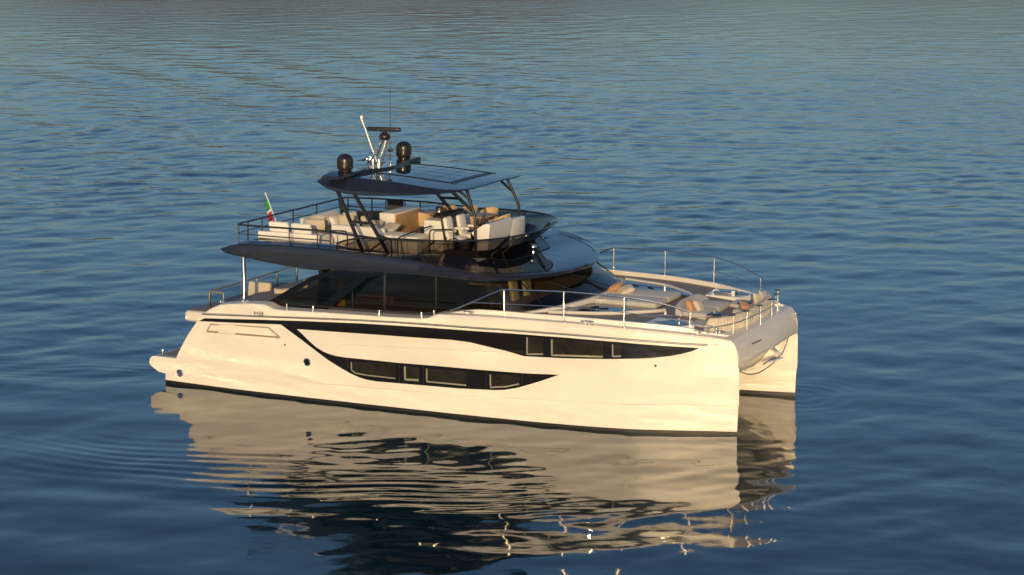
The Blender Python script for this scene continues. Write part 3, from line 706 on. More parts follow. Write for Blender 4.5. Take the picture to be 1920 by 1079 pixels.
# ---- flybridge rail
def rail(name, top, mids, posts, rt, rm, rp, m, parent=Y, fil=.25):
    o = MB().tube(top, rt, 8, fil=fil).build(name, m, parent)
    for q in mids: MB().tube(q, rm, 6, fil=fil).build('mid_rail', m, o)
    for a, b in posts: MB().tube([a, b], rp, 8).build('post', m, o)
    return o
top = [(-1.75, -3.60, 5.20), (-3.6, -3.60, 5.30), (-5.6, -3.60, 5.29), (-6.84, -3.50, 5.27), (-6.84, 3.50, 5.27), (-5.6, 3.6, 5.29), (-3.6, 3.6, 5.29), (-1.75, 3.6, 5.20)]
midr = [(-3.3, -3.60, 5.0), (-6.86, -3.50, 4.98), (-6.86, 3.50, 4.98), (-3.3, 3.6, 5.0)]
posts = [((-6.70, -3.55, 4.78), (-6.70, -3.53, 5.27)), ((-6.86, -2.75, 4.55), (-6.84, -2.75, 5.27)), ((-6.86, -1.9, 4.5), (-6.84, -1.9, 5.27)), ((-6.86, .05, 4.5), (-6.84, .05, 5.27)), ((-6.86, 1.6, 4.5), (-6.84, 1.6, 5.27)), ((-6.72, 3.55, 4.78), (-6.72, 3.53, 5.27)), ((-4.76, -3.6, 4.9), (-4.76, -3.6, 5.29)), ((-3.74, -3.6, 4.9), (-3.74, -3.6, 5.3)),
         ((-4.84, 3.6, 4.9), (-4.84, 3.6, 5.29)), ((-3.9, 3.6, 4.9), (-3.9, 3.6, 5.29)), ((-2.9, 3.6, 4.85), (-2.9, 3.6, 5.27)), ((-5.8, 3.6, 4.85), (-5.8, 3.6, 5.29))]
rail('flybridge_rail', top, [midr], posts, .030, .017, .024, RAILM)
# stair-well grab rails by the starboard side
def hoop(pts, r=.024): return MB().tube(pts, r, 8, fil=.12).build('grab_rail', RAILM, Y)
hoop([(-3.42, -3.35, 4.6), (-3.42, -3.35, 5.28), (-2.80, -3.35, 5.30), (-2.80, -3.35, 4.6)])
hoop([(-2.0, -2.9, 5.22), (-1.72, -2.95, 5.12), (-1.42, -3.0, 5.10), (-1.38, -3.05, 4.5)])
hoop([(-1.2, -3.0, 4.5), (-1.2, -3.0, 5.14), (-1.0, -2.4, 5.26), (-.75, -1.6, 5.36)])
hoop([(-.6, -2.0, 4.5), (-.6, -2.0, 5.3), (.25, -2.0, 5.36), (.25, -2.0, 4.5)])
hoop([(.30, -2.5, 4.5), (.30, -2.5, 5.12), (.62, -2.5, 5.2), (.62, -2.2, 4.6)], .018)

# ---- hardtop
HW = curve([-4.5, -4.3, -3.8, -3.0, -1, 0, .45, .68, .78], [2.30, 2.62, 2.80, 2.86, 2.86, 2.72, 2.45, 2.05, 1.7])
HB = curve([-4.5, -4.3, -3.75, -3.0, -2.6, -.2, .75], [6.69, 6.67, 6.49, 6.39, 6.385, 6.53, 6.63])
HC = curve([-4.5, -4.2, -3.2, -1.9, -.6, .3, .8], [6.72, 6.83, 6.86, 6.82, 6.73, 6.67, 6.65])
HT = lambda X, y: float(HC(X))+.05*(1-(y/2.4)**2)
A, TP, UN = [], [], []
xs = np.concatenate([np.linspace(-4.5, -4.0, 10), np.linspace(-3.9, .2, 36), np.linspace(.25, .78, 10)])
for X in xs:
    wd, zb, zc = float(HW(X)), float(HB(X)), float(HC(X)); ins = .46*float(curve([-4.5, -4, -1.5, .4, .8], [.5, 1, .85, .25, .1])(X))
    o = [(wd-.12, zb-.005), (wd-.02, zb+.0), (wd, zb+.02), (wd-.02, zb*.75+zc*.25), (wd-ins*.93, zc-.015), (wd-ins, zc), (wd-ins-.05, zc+.008)]
    A.append([[(X, s*y, z) for y, z in o] for s in (-1, 1)])
    e = wd-ins-.05; ys = [e*k for k in (-1, -.5, 0, .5, 1)]; TP.append([(X, y, HT(X, y)-HT(X, e)+zc+.008) for y in ys])
    UN.append([(X, y*(wd-.12), zb-.005+.02*(1-y*y)) for y in (-1, -.5, 0, .5, 1)])
ht = MB(); ht.grid([a[0] for a in A]); ht.grid([a[1] for a in A]); ht.grid(UN)
for k in (0, -1):                                            # aft and front lips
    ht.grid([[A[k][0][0], A[k][0][1], A[k][0][2]]+A[k][0][3:]+TP[k][1:4]+A[k][1][3:][::-1]+[A[k][1][2], A[k][1][1], A[k][1][0]], [UN[k][min(4, int(4.01*j/16))] for j in range(17)]])
hto = ht.build('hardtop', NAVY, Y, ang=28)
MB().grid(TP).build('hardtop_glass', ROOF, hto, ang=50)
zt_ = lambda x, y: (lambda e: HT(x, y)-HT(x, e)+float(HC(x))+.008)(float(HW(x))-.46*float(curve([-4.5, -4, -1.5, .4, .8], [.5, 1, .85, .25, .1])(x))-.05)
def line(a, b, r=.006, m=DARK, nm='panel_joint', n=10):
    return MB().tube([(a[0]+(b[0]-a[0])*k/n, a[1]+(b[1]-a[1])*k/n, zt_(a[0]+(b[0]-a[0])*k/n, a[1]+(b[1]-a[1])*k/n)+.003) for k in range(n+1)], r, 5).build(nm, m, hto)
line((-2.9, -1.30), (.05, -1.42), .016); line((-2.9, 1.30), (.05, 1.42), .016)
for y in (-.65, 0, .65): line((-2.9, y), (-.25, y), .002)
for x in (-2.3, -1.6, -.9): line((x, -2.05), (x, 2.05), .002)
rows = []
for x in np.linspace(-.22, .02, 4): rows.append([(x, y, zt_(x, y)+.006) for y in np.linspace(-1.38, 1.38, 12)])
MB().grid(rows).build('sunroof_slot', BOOT, hto)
for x, y in ((-.0, -1.45), (.55, -1.9), (.6, 1.6), (.0, 1.45)): MB().lathe([(.0001, .02), (.025, .015), (.03, 0)], c=(x, y, zt_(x, y)), n=10).build('fitting', CHROME, hto)

# radar arch: two winged plinths joined across the roof
for s in (-1, 1):
    pl = [(-4.05, 2.72, 6.90), (-3.95, 2.35, 7.0), (-3.95, 1.62, 7.0), (-3.55, .45, 6.98), (-3.45, 0, 6.98), (-2.95, 0, 6.98), (-3.0, .55, 6.98), (-3.25, 1.55, 7.0), (-3.2, 2.35, 7.0), (-3.45, 2.75, 6.90)]
    rowsT = [(x, s*y, z) for x, y, z in pl]; m = MB(); m.prism(rowsT, (0, 0, -.10)); m.build('arch_wing', NAVY, hto, ang=30)
dome = [(.0001, .525), (.07, .518), (.13, .50), (.19, .465), (.235, .415), (.258, .35), (.264, .29), (.262, .10), (.255, .055), (.235, .03), (.18, .02), (.17, -.03)]
for s in (-1, 1):
    d = MB().lathe(dome, c=(-3.64, s*1.97, 7.03), n=36).build('satellite_dome', DOMEM, Y)
    MB().lathe([(.20, .0), (.21, .05), (.17, .055)], c=(-3.64, s*1.97, 6.985), n=24).build('dome_foot', BOOT, d)
    MB().box(-3.40, -3.30, s*1.97-.2, s*1.97-.12, 7.10, 7.16, .01).build('dome_vent', BOOT, d)
# mast with open-array radar, aerials, horn
mast = MB().tube([(-3.80, -.12, 6.98), (-3.36, -.06, 7.80)], .026, 8).tube([(-3.80, .12, 6.98), (-3.36, .06, 7.80)], .026, 8).tube([(-3.48, -.12, 6.98), (-3.20, -.06, 7.80)], .026, 8).tube([(-3.48, .12, 6.98), (-3.20, .06, 7.80)], .026, 8).box(-3.42, -3.14, -.12, .12, 7.79, 7.82, .01).build('mast', BRUSH, Y)
MB().tube([(-3.62, -.06, 7.34), (-3.12, -.06, 7.36)], .012, 6).build('mast_bracket', BRUSH, mast)
MB().lathe([(.10, 0), (.155, .02), (.185, .08), (.18, .14), (.14, .20), (.08, .235), (.06, .29), (.0001, .29)], c=(-3.28, 0, 7.815), n=28).build('radar_pedestal', DOMEM, mast)
ra = MB().box(-.57, .57, -.08, .08, -.068, .068, .05, 4).build('radar_array', DARK, mast)
ra.location = (-3.30, 0, 8.16); ra.rotation_euler = (0, 0, R(10))
wl = MB().tube([(-3.55, .0, 7.0), (-4.12, .0, 8.43)], .022, 8).build('white_light_pole', WHITEP, mast)
MB().lathe([(.03, 0), (.045, .02), (.05, .1), (.035, .14), (.0001, .145)], c=(-4.13, 0, 8.43), n=14).build('lamp', WHITEP, wl)
wa = MB().tube([(-3.15, .1, 7.0), (-3.13, .1, 8.0), (-3.10, .1, 9.66)], .012, 6, rs=[.022, .014, .006]).build('whip_aerial', DARK, mast)
MB().box(-3.2, -3.06, .03, .17, 7.42, 7.50, .02).build('aerial_bracket', DARK, wa)
MB().lathe([(.05, 0), (.05, .04), (.02, .06), (.02, .14), (.04, .16), (.0001, .18)], c=(-3.12, .1, 6.99), n=12).build('aerial_foot', CHROME, wa)
MB().tube([(-3.85, 0, 7.36), (-3.5, 0, 7.38)], .02, 8).lathe([(.0001, .06), (.05, .05), (.06, 0), (.0001, 0)], c=(-3.6, 0, 7.39), n=12).build('gps_bracket', BRUSH, mast)
MB().lathe([(.02, 0), (.03, .2), (.06, .3), (.085, .34)], M=TR(-4.15, -.25, 7.12, ry=R(78)), n=14).build('horn', CHROME, mast)
MB().lathe([(.02, 0), (.03, .16), (.06, .24), (.075, .27)], M=TR(-4.1, -.05, 7.1, ry=R(78)), n=14).build('horn', CHROME, mast)
for x, y in ((-3.95, .25), (-3.3, -.35), (-3.55, -.3)): MB().tube([(x, y, 6.98), (x, y, 7.12)], .02, 8).lathe([(.0001, .1), (.05, .08), (.06, .02), (.0001, 0)], c=(x, y, 7.12), n=14).build('deck_light', CHROME, mast)
for k in range(2): MB().tube([(-3.9, -.1, 7.0), (-3.75+.1*k, -.18, 7.16), (-3.5+.1*k, -.12, 7.02)], .015, 6, fil=.1).build('cable_loop', CHROME, mast)

# hardtop struts
def strut(pts, r=.055, rr=.6):
    return MB().tube(pts, r, 10, fil=.12).build('strut', RAILM, hto)
for s in (-1, 1):
    strut([(-3.52, s*2.70, 6.48), (-2.22, s*3.42, 4.72)], .062); strut([(-2.92, s*2.70, 6.42), (-1.33, s*3.42, 4.74)], .062)
    MB().tube([(-2.83, s*3.07, 5.56), (-2.15, s*3.07, 5.56)], .045, 8).build('strut_brace', RAILM, hto)
    strut([(.42, s*1.47, 6.62), (.80, s*1.60, 5.72), (.82, s*1.63, 4.62)], .050); strut([(.10, s*1.50, 6.57), (.60, s*1.43, 6.2)], .040)

# ---- fixed furniture of the flybridge: bar cabinet, grill island, helm console
DK = 4.46
bar = MB().box(-3.18, -2.62, -.60, 1.20, DK, 5.50, .03).build('bar_cabinet', WHITEP, Y)
MB().box(-2.625, -2.60, -.55, 1.16, DK+.04, 5.44, .004).build('wood_front', WOOD, bar)
isl = MB().box(-1.32, -.62, -1.02, .85, DK, 5.44, .03).build('grill_island', WHITEP, Y)
g = MB().box(-1.30, -.66, -.45, .78, 5.44, 5.53, .02).build('grill_plate', DARK, isl)
m = MB()
for k in range(15): m.tube([(-1.27, -.40+.08*k, 5.55), (-.69, -.40+.08*k, 5.55)], .011, 5)
m.tube([(-1.27, -.42, 5.55), (-1.27, .76, 5.55)], .014, 5); m.tube([(-.69, -.42, 5.55), (-.69, .76, 5.55)], .014, 5); m.build('grill_grate', BRUSH, isl)
prof = [(.62, 4.46), (.75, 5.02), (.62, 5.22), (.72, 5.30), (1.05, 5.50), (1.18, 5.54), (1.27, 5.50), (1.20, 4.9), (1.15, 4.46)]
hc = MB().prism([(x, -1.50, z) for x, z in prof], (0, 1.62, 0)).build('helm_console', WHITEP, Y)
MB().box(1.02, 1.22, .14, 1.20, 4.46, 5.44, .03).build('console_wing', WHITEP, hc)
MB().prism([(.70, -1.42, 5.285), (1.03, -1.42, 5.495), (1.03, .06, 5.495), (.70, .06, 5.285)], (-.01, 0, .016)).build('instrument_panel', BAND, hc)
MB().prism([(.615, -1.44, 4.5), (.74, -1.44, 5.02), (.615, -1.44, 5.20), (.56, -1.44, 5.20), (.56, -1.44, 4.5)], (0, 1.5, 0)).build('console_front', BOOT, hc)
M = TR(.62, -.75, 5.42, ry=R(-35)); mm = MB(); mm.tube([M @ Vector((.17*math.cos(a), .17*math.sin(a), 0)) for a in np.linspace(0, 2*math.pi, 25)[:-1]], .016, 8, closed=True)
for a in (0, 2.1, 4.2): mm.tube([M @ Vector((0, 0, -.03)), M @ Vector((.17*math.cos(a), .17*math.sin(a), 0))], .011, 6)
mm.tube([M @ Vector((0, 0, -.03)), M @ Vector((0, 0, -.15))], .025, 8); mm.build('steering_wheel', DARK, hc)

# ================================================================== loose furniture of the flybridge
def cushion(name, label, M, sx, sy, sz, m, group=None):
    o = MB().pillow(sx, sy, sz).build(name, m); o.matrix_world = M; return tag(o, label, 'cushion', group)
FG = 'white sofas on the flybridge'
t = thing('outdoor_sofa', 'long white sofa along the starboard rail at the aft end of the flybridge', 'sofa', (-5.05, -2.75, DK), group=FG)
MB().box(-1.17, 1.10, -.42, .50, .05, .42, .04).build('base', WHITEP, t); MB().box(-1.17, 1.10, -.42, -.26, .05, .60, .04).build('backrest', WHITEF, t)
for x0, x1 in ((-1.12, -.05), (0.0, 1.06)): MB().box(x0, x1, -.24, .48, .40, .52, .05, 3).build('seat_cushion', WHITEF, t)
for x0, x1, a in ((-.88, -.14, -8), (-.02, .70, -6)): MB().box(x0, x1, -.08, .08, -.21, .21, .06, 3, M=TR(0, -.17, .70, rx=R(14), rz=R(a*.3))).build('back_cushion', WHITEF, t)
t = thing('outdoor_sofa', 'white sofa with high straight back behind the slanting hardtop struts, beside the bar cabinet', 'sofa', (-3.2, -1.55, DK), group=FG)
MB().box(-.95, .95, -.40, .45, .05, .38, .04).build('base', WHITEP, t); MB().box(-.98, .95, -.46, -.28, .04, .77, .05, 3).build('backrest', WHITEF, t)
for x0, x1 in ((-.93, 0), (.02, .93)): MB().box(x0, x1, -.27, .46, .37, .52, .05, 3).build('seat_cushion', WHITEF, t)
t = thing('outdoor_sofa', 'white aft sofa set athwart with rounded back cushions, facing the bow', 'sofa', (-5.75, .5, DK), group=FG)
MB().box(-.40, .45, -1.1, 1.2, .05, .38, .04).build('base', WHITEP, t); MB().box(-.46, -.28, -1.1, 1.2, .05, .66, .05, 3).build('backrest', WHITEF, t)
for y0, y1 in ((-1.08, .03), (.06, 1.18)): MB().box(-.27, .46, y0, y1, .37, .50, .05, 3).build('seat_cushion', WHITEF, t)
t = thing('chaise_longue', 'low white chaise beside the starboard grab rails, in front of the bar cabinet', 'chaise', (-1.55, -1.75, DK))
MB().box(-.85, .58, -.42, .42, .06, .44, .03).build('base', WHITEP, t); MB().box(-.85, -.28, -.42, .42, .44, .60, .05, 3).build('seat_cushion', WHITEF, t); MB().box(-.26, .58, -.42, .42, .44, .60, .05, 3).build('seat_cushion', WHITEF, t)
t = thing('tub_chair', 'round cream tub chair with tan shell behind the long starboard sofa', 'armchair', (-4.95, -1.55, DK), R(200))
rows = []
for a in np.linspace(-2.3, 2.3, 25):
    c, s_ = math.cos(a), math.sin(a); rows.append([(.40*c, .40*s_, .10), (.44*c, .44*s_, .45), (.45*c, .45*s_, .62)])
MB().grid(rows).build('shell', TANF, t); rows = []
for a in np.linspace(-2.3, 2.3, 25):
    c, s_ = math.cos(a), math.sin(a); rows.append([(.46*c, .46*s_, .60), (.475*c, .475*s_, .72), (.44*c, .44*s_, .86), (.36*c, .36*s_, .89), (.28*c, .28*s_, .80), (.27*c, .27*s_, .40)])
MB().grid(rows).build('padded_back', CREAMF, t); MB().lathe([(.0001, .5), (.25, .49), (.33, .45), (.35, .34), (.3, .1)], n=24).build('seat', CREAMF, t)
PG = 'scatter cushions on the flybridge sofas'
for i, (x, y, z, rx, rz, c, lab) in enumerate([
    (-4.05, -1.25, 5.22, 62, 20, CREAMF, 'plump cream cushion at the aft end of the high-backed white sofa'),
    (-4.25, -.55, 5.20, 66, 65, WHITEF, 'white cushion standing upright behind the aft hardtop strut'),
    (-3.45, -.95, 5.20, 70, 95, CREAMF, 'pointed cream cushion leaning between the two hardtop struts'),
    (-2.95, -1.35, 5.18, 30, 15, CREAMF, 'cream cushion lying low just forward of the struts'),
    (-2.45, -1.2, 5.12, 25, -10, GREYF, 'pale grey cushion against the bar cabinet end'),
    (-4.55, -1.0, 5.12, 60, 80, WHITEF, 'white cushion beside the round tub chair')]):
    cushion('scatter_cushion', lab, TR(x, y, z, R(rx), 0, R(rz)), .27, .27, .11, c, PG)

# black mesh armchairs by the port rail
def arm_chair(label):
    t = thing('mesh_armchair', label, 'armchair', group='black mesh armchairs by the port rail')
    MB().box(-.30, .30, -.30, .30, .36, .44, .03).build('seat', BLACKF, t)
    MB().box(-.28, .28, -.02, .02, -.28, .28, .015, M=TR(0, -.36, .70, rx=R(12))).build('backrest', BLACKF, t)
    for s in (-1, 1): MB().tube([(s*.33, .30, 0), (s*.33, .30, .62), (s*.33, -.34, .66), (s*.33, -.40, .0)], .02, 8, fil=.1).build('arm', RAILM, t)
    MB().tube([(-.33, -.36, .5), (-.33, -.44, .98), (.33, -.44, .98), (.33, -.36, .5)], .02, 8, fil=.1).build('back_frame', RAILM, t)
    return t
c = arm_chair('black mesh armchair seen between the aft hardtop struts, by the port rail'); c.location = (-5.85, 2.35, DK); c.rotation_euler = (0, 0, R(-70))
dup(c, (-4.15, 2.3, DK), R(-150), 'black mesh armchair with its back to the port rail, just aft of the bar cabinet')
# dining table, chairs, lanterns
t = thing('dining_table', 'long oak dining table on the port side of the flybridge', 'table', (-1.75, 2.15, DK))
MB().box(-1.30, 1.30, -.50, .50, .70, .75, .02).build('tabletop', WOOD, t)
for x in (-.8, .8): MB().lathe([(.30, 0), (.30, .03), (.08, .08), (.07, .5), (.16, .70)], c=(x, 0, 0), n=20).build('leg', WOOD, t)
def shell_chair(label):
    t = thing('shell_chair', label, 'chair', group='tan shell dining chairs round the oak table')
    rows = []
    for a in np.linspace(-1.9, 1.9, 19):
        c, s_ = math.cos(a), math.sin(a); hgt = .62+.25*math.cos(a*.72)
        rows.append([(.26*c, .26*s_, .40), (.30*c, .30*s_, .46), (.325*c, .325*s_, .62), (.34*c, .34*s_, hgt), (.31*c, .31*s_, hgt-.01), (.27*c, .27*s_, .5)])
    MB().grid(rows).build('backrest', TANF, t); MB().lathe([(.0001, .48), (.2, .475), (.28, .45), (.28, .40), (.0001, .39)], n=20).build('seat', CREAMF, t)
    for sx in (-1, 1):
        for sy in (-1, 1): MB().tube([(sx*.17, sy*.17, .42), (sx*.24, sy*.24, 0)], .017, 6).build('leg', WOOD, t)
    return t
S = [(-2.60, 1.35, -95, 'tan shell chair nearest the oak cabinet front, inboard side of the table'), (-.95, 1.35, -80, 'tan shell chair right behind the helm seats'),
     (-2.55, 2.95, 95, 'tan shell chair at the aft port end behind the first lantern'), (-1.75, 2.98, 90, 'tan shell chair on the port side behind the second lantern'), (-.95, 2.95, 85, 'tan shell chair at the forward port corner of the table'), (-.12, 2.15, 0, 'tan shell chair at the forward head of the table')]
c = shell_chair(S[0][3]); c.location = (S[0][0], S[0][1], DK); c.rotation_euler = (0, 0, R(S[0][2]))
for x, y, rz, lab in S[1:]: dup(c, (x, y, DK), R(rz), lab)
def lantern(x, y, lab):
    t = thing('table_lantern', lab, 'lantern', (x, y, DK+.75), group='metal lanterns on the dining table')
    MB().lathe([(.0001, .01), (.13, .01), (.14, .02), (.13, .05), (.14, .10), (.15, .17), (.12, .21), (.06, .22)], n=20).build('body', BRUSH, t); MB().tube([(-.07, 0, .21), (-.05, 0, .28), (.05, 0, .28), (.07, 0, .21)], .01, 6, fil=.04).build('handle', DARK, t)
lantern(-2.35, 2.05, 'round metal lantern at the aft end of the oak table'); lantern(-1.5, 1.95, 'round metal lantern at the middle of the oak table')
# helm seats
def helm_seat(label):
    t = thing('helm_seat', label, 'seat', group='white helm seats facing the flybridge console')
    MB().lathe([(.20, 0), (.20, .03), (.06, .06), (.05, .45)], n=18).build('pedestal', DARK, t)
    MB().box(-.24, .27, -.25, .25, .45, .58, .06, 3).build('seat', WHITEF, t)
    b = MB().box(-.065, .065, -.24, .24, -.32, .32, .06, 3, M=TR(-.27, 0, .86, ry=R(-10))).build('backrest', WHITEF, t)
    MB().box(-.05, .03, -.25, .25, -.42, .30, .03, M=TR(-.345, 0, .86, ry=R(-10))).build('back_shell', BOOT, b)
    for s in (-1, 1): MB().box(-.18, .18, -.045, .045, -.04, .04, .035, 3, M=TR(-.03, s*.29, .78)).build('armrest', WHITEF, t)
    MB().box(.2, .42, -.16, .16, .16, .20, .02).build('footrest', DARK, t)
    return t
c = helm_seat('starboard one of the pair of white helm seats, nearest the side rails'); c.location = (-.02, -1.30, DK)
dup(c, (.10, -.62, DK), 0, 'inboard one of the pair of white helm seats, behind the steering wheel')

# flag on its staff at the aft edge
t = thing('ensign_flag', 'green white and red flag on a leaning white staff at the stern', 'flag', (-7.0, -.72, 4.5))
MB().tube([(0, 0, .0), (-.01, -.02, .45), (-.42, -.02, 1.40)], .017, 8).lathe([(.0001, .05), (.025, .03), (.028, 0)], c=(-.42, -.02, 1.39), n=10).build('staff', WHITEP, t)
for nm, m, k0, k1 in (('green_stripe', GREEN, 0, .46), ('white_stripe', WHITEC, .46, .56), ('red_stripe', RED, .56, 1.0)):
    rows = []
    for k in np.linspace(k0, k1, 7):
        row = []
        for j in np.linspace(0, 1, 9):
            hx = -.36+.30*k*.95; top = 1.26-.78*k
            row.append((hx-.05-.22*j*(.5+.5*k)+.02*math.sin(j*7+k*3), .015*math.sin(j*9+k*4)+.06*j, top-.10*j-.06*math.sin(j*3)))
        rows.append(row)
    o = MB().grid(rows).build(nm, m, t, ang=180); sd = o.modifiers.new('thick', 'SOLIDIFY'); sd.thickness = .004

# ================================================================== foredeck
for s in (-1, 1):
    topr = [(1.25, s*4.27, 3.20), (1.32, s*4.27, 3.28), (3.0, s*4.26, 4.05), (3.5, s*4.26, 4.075), (4.96, s*4.13, 4.12), (6.77, s*3.86, 4.06), (7.7, s*3.58, 3.92), (8.45, s*3.26, 3.70), (8.62, s*3.20, 3.62)]
    tp = smooth(topr[2:], 5); o = MB().tube([Vector(p) for p in topr[:2]]+tp, .020, 8).build('bow_rail', RAILC, Y)
    md = smooth([(1.95, s*4.26, 3.58), (3.07, s*4.26, 3.62), (4.96, s*4.13, 3.66), (6.77, s*3.86, 3.60), (8.57, s*3.22, 3.35), (9.2, s*2.85, 3.2)], 5); MB().tube(md, .014, 6).build('mid_rail', RAILC, o)
    for x, y, z0, z1 in ((3.07, 4.26, 3.2, 4.06), (4.96, 4.13, 3.2, 4.12), (6.77, 3.86, 3.13, 4.06), (8.58, 3.21, 2.97, 3.62)):
        MB().tube([(x, s*y, z0), (x, s*y, z1)], .018, 8).lathe([(.055, 0), (.055, .03), (.03, .05)], c=(x, s*y, z0), n=12).build('post', RAILC, o)
    # low side-deck rail aft
    o = MB().tube([(-4.8, s*4.33, 3.0), (-3.2, s*4.33, 3.04), (-.5, s*4.33, 3.10), (.6, s*4.33, 3.13)], .018, 8).build('side_rail', DARK, Y)
    for x, z in ((-4.46, 2.86), (-3.5, 2.87), (-1.15, 2.92), (.32, 2.98), (.75, 3.08)): MB().tube([(x, s*4.33, z-.03), (x, s*4.33, z+.17)], .019, 8).build('post', RAILC, o)
# bow pulpit
pts = smooth([(8.95, -2.98, 3.38), (9.35, -2.55, 3.40), (9.60, -1.9, 3.42), (9.74, -1.0, 3.44), (9.78, 0, 3.44), (9.74, 1.0, 3.44), (9.60, 1.9, 3.42), (9.35, 2.55, 3.40)], 5)
o = MB().tube([p-Vector((0, 0, .22)) for p in pts], .016, 8).build('pulpit_rail', RAILC, Y)
for y, x in ((-2.1, 9.53), (-1.3, 9.69), (-.3, 9.77), (.8, 9.76), (1.75, 9.64), (2.4, 9.43)):
    MB().tube([(x, y, 2.86), (x, y, 3.42)], .015, 8).build('post', RAILC, o); MB().box(x-.12, x+.02, y-.025, y+.16, 3.41, 3.435, .008).build('pad', DARK, o)

# trunk between windscreen and cockpit: skylights either side of the sunpad
tr = MB().prism([(4.35, -1.15, 2.9), (6.85, -1.15, 2.9), (6.85, -1.15, 3.14), (4.35, -1.15, 3.24)], (0, 2.3, 0)).build('sunpad_plinth', GEL, Y)
for s in (-1, 1):
    q = [(3.95, 3.02), (5.6, 2.55), (6.75, 1.55), (6.95, 1.2), (4.45, 1.2)]
    rim_ = [(x, s*y, 3.12+.0*x) for x, y in q]
    MB().prism([(p[0], p[1], 3.235) for p in rim_], (0, 0, .022)).build('deck_skylight', ROOF, Y)
    MB().tube([(4.0, s*3.10, 3.25), (5.65, s*2.62, 3.25), (6.82, s*1.60, 3.24), (7.02, s*1.18, 3.22)], .055, 8, fil=.5).build('skylight_coaming', GEL, Y)
    for x, y in ((4.6, 2.2), (5.2, 2.0)): MB().tube([(x, s*y, 3.27), (x+.25, s*(y-.12), 3.275)], .018, 6).build('hatch_hinge', DARK, Y)
t = thing('sun_pad', 'large light grey sun pad on the foredeck in front of the windscreen', 'sun pad', (5.6, 0, 3.2))
for y0, y1 in ((-1.1, -.02), (.02, 1.1)): MB().box(-.95, 1.08, y0, y1, .0, .18, .06, 3).build('pad', GREYF, t)
MB().box(-1.10, -.72, -1.1, 1.1, -.09, .09, .07, 3, M=TR(-.05, 0, .19, ry=R(-18))).build('headrest', GREYF, t)
cushion('throw_pillow', 'apricot pillow lying against the windscreen end of the sun pad', TR(4.75, .38, 3.50, R(0), R(-28), R(12)), .25, .36, .10, ORANGEF, 'pillows on the foredeck')
cushion('throw_pillow', 'beige pillow lying next to the apricot one on the sun pad', TR(5.17, .22, 3.46, R(8), R(-20), R(35)), .27, .27, .10, CREAMF, 'pillows on the foredeck')

# bow cockpit
FZ = 2.98
t = thing('bow_sofa', 'light grey two-seat bow sofa facing forward with a tall curved back', 'sofa', (7.5, -.1, FZ))
rows = []
for y in np.linspace(-1.22, 1.22, 25):
    e = abs(y)/1.22; h = .47-.14*e**5; x0 = -.10+.16*e**3
    rows.append([(x0-.12, y, .0), (x0-.15, y, h*.6), (x0-.16, y, h-.05), (x0-.10, y, h), (x0-.02, y, h-.02), (x0+.06, y, h*.6), (x0+.12, y, .18)])
MB().grid(rows).add(rows[0], [tuple(range(7))]).add(rows[-1], [tuple(range(7))]).build('backrest', GREYF, t, ang=60)
for y0, y1 in ((-1.1, -.01), (.01, 1.1)): MB().box(-.02, .85, y0, y1, .08, .24, .06, 3).build('seat_cushion', GREYF, t)
MB().box(.0, .80, -1.05, 1.05, -.1, .10, .03).build('base', WHITEP, t)
cushion('throw_pillow', 'apricot pillow standing against the back of the bow sofa', TR(7.72, -.88, FZ+.38, 0, R(68), R(8)), .21, .21, .09, ORANGEF, 'pillows on the foredeck')
cushion('throw_pillow', 'rounded beige pillow leaning on the apricot one of the bow sofa', TR(7.92, -.68, FZ+.36, 0, R(60), R(-6)), .20, .20, .09, CREAMF, 'pillows on the foredeck')
# forward U-shaped lounge with ribbed backrest along the bow
t = thing('bow_lounge', 'cream horseshoe bow lounge with vertically ribbed backrest behind the pulpit', 'sofa', (9.35, 0, FZ-.08))
rows = []; bk = smooth([(-.62, -2.42, 0), (-.25, -2.25, 0), (-.02, -1.75, 0), (.10, -1.0, 0), (.13, 0, 0), (.10, 1.0, 0), (-.02, 1.75, 0), (-.25, 2.25, 0)], 20)
nb = len(bk)
for i, p in enumerate(bk):
    tg = (bk[min(i+1, nb-1)]-bk[max(i-1, 0)]).normalized(); nn = Vector((tg.y, -tg.x, 0)); rb = .016*abs(math.sin(i*math.pi/4))
    e = min(1, i/8, (nb-1-i)/8); h = .20+.26*e
    rows.append([p+nn*(.08+rb)+Vector((0, 0, -.05)), p+nn*(.10+rb)+Vector((0, 0, h*.6)), p+nn*(.07+rb)+Vector((0, 0, h-.02)), p+Vector((0, 0, h)), p-nn*.09+Vector((0, 0, h-.04)), p-nn*.12+Vector((0, 0, .1))])
MB().grid(rows).add(rows[0], [tuple(range(6))]).add(rows[-1], [tuple(range(6))]).build('ribbed_backrest', CREAMF, t, ang=70)
for y0, y1 in ((-1.9, -.55), (.35, 1.9)): MB().box(-.72, .0, y0, y1, .04, .20, .06, 3).build('seat_cushion', GREYF, t)
MB().box(-.70, .02, -1.9, 1.9, -.12, .06, .03).build('base', GEL, t)
MB().box(-1.25, -.72, -2.15, -1.2, .0, .16, .06, 3).build('side_cushion', GREYF, t); MB().box(-1.15, -.72, 1.15, 2.0, .0, .22, .06, 3).build('side_cushion', GREYF, t)
cushion('throw_pillow', 'bright apricot pillow lying on the forward bow lounge seat', TR(9.12, .35, FZ+.23, R(20), R(25), R(35)), .27, .20, .09, ORANGEF, 'pillows on the foredeck')
cushion('throw_pillow', 'striped grey and beige pillow upright at the port end of the bow lounge', TR(9.12, 1.35, FZ+.31, R(75), R(10), R(70)), .22, .20, .08, CREAMF, 'pillows on the foredeck')
cushion('throw_pillow', 'grey pillow behind the striped one at the port end of the bow lounge', TR(9.2, 1.62, FZ+.33, R(75), R(10), R(80)), .24, .22, .08, GREYF, 'pillows on the foredeck')
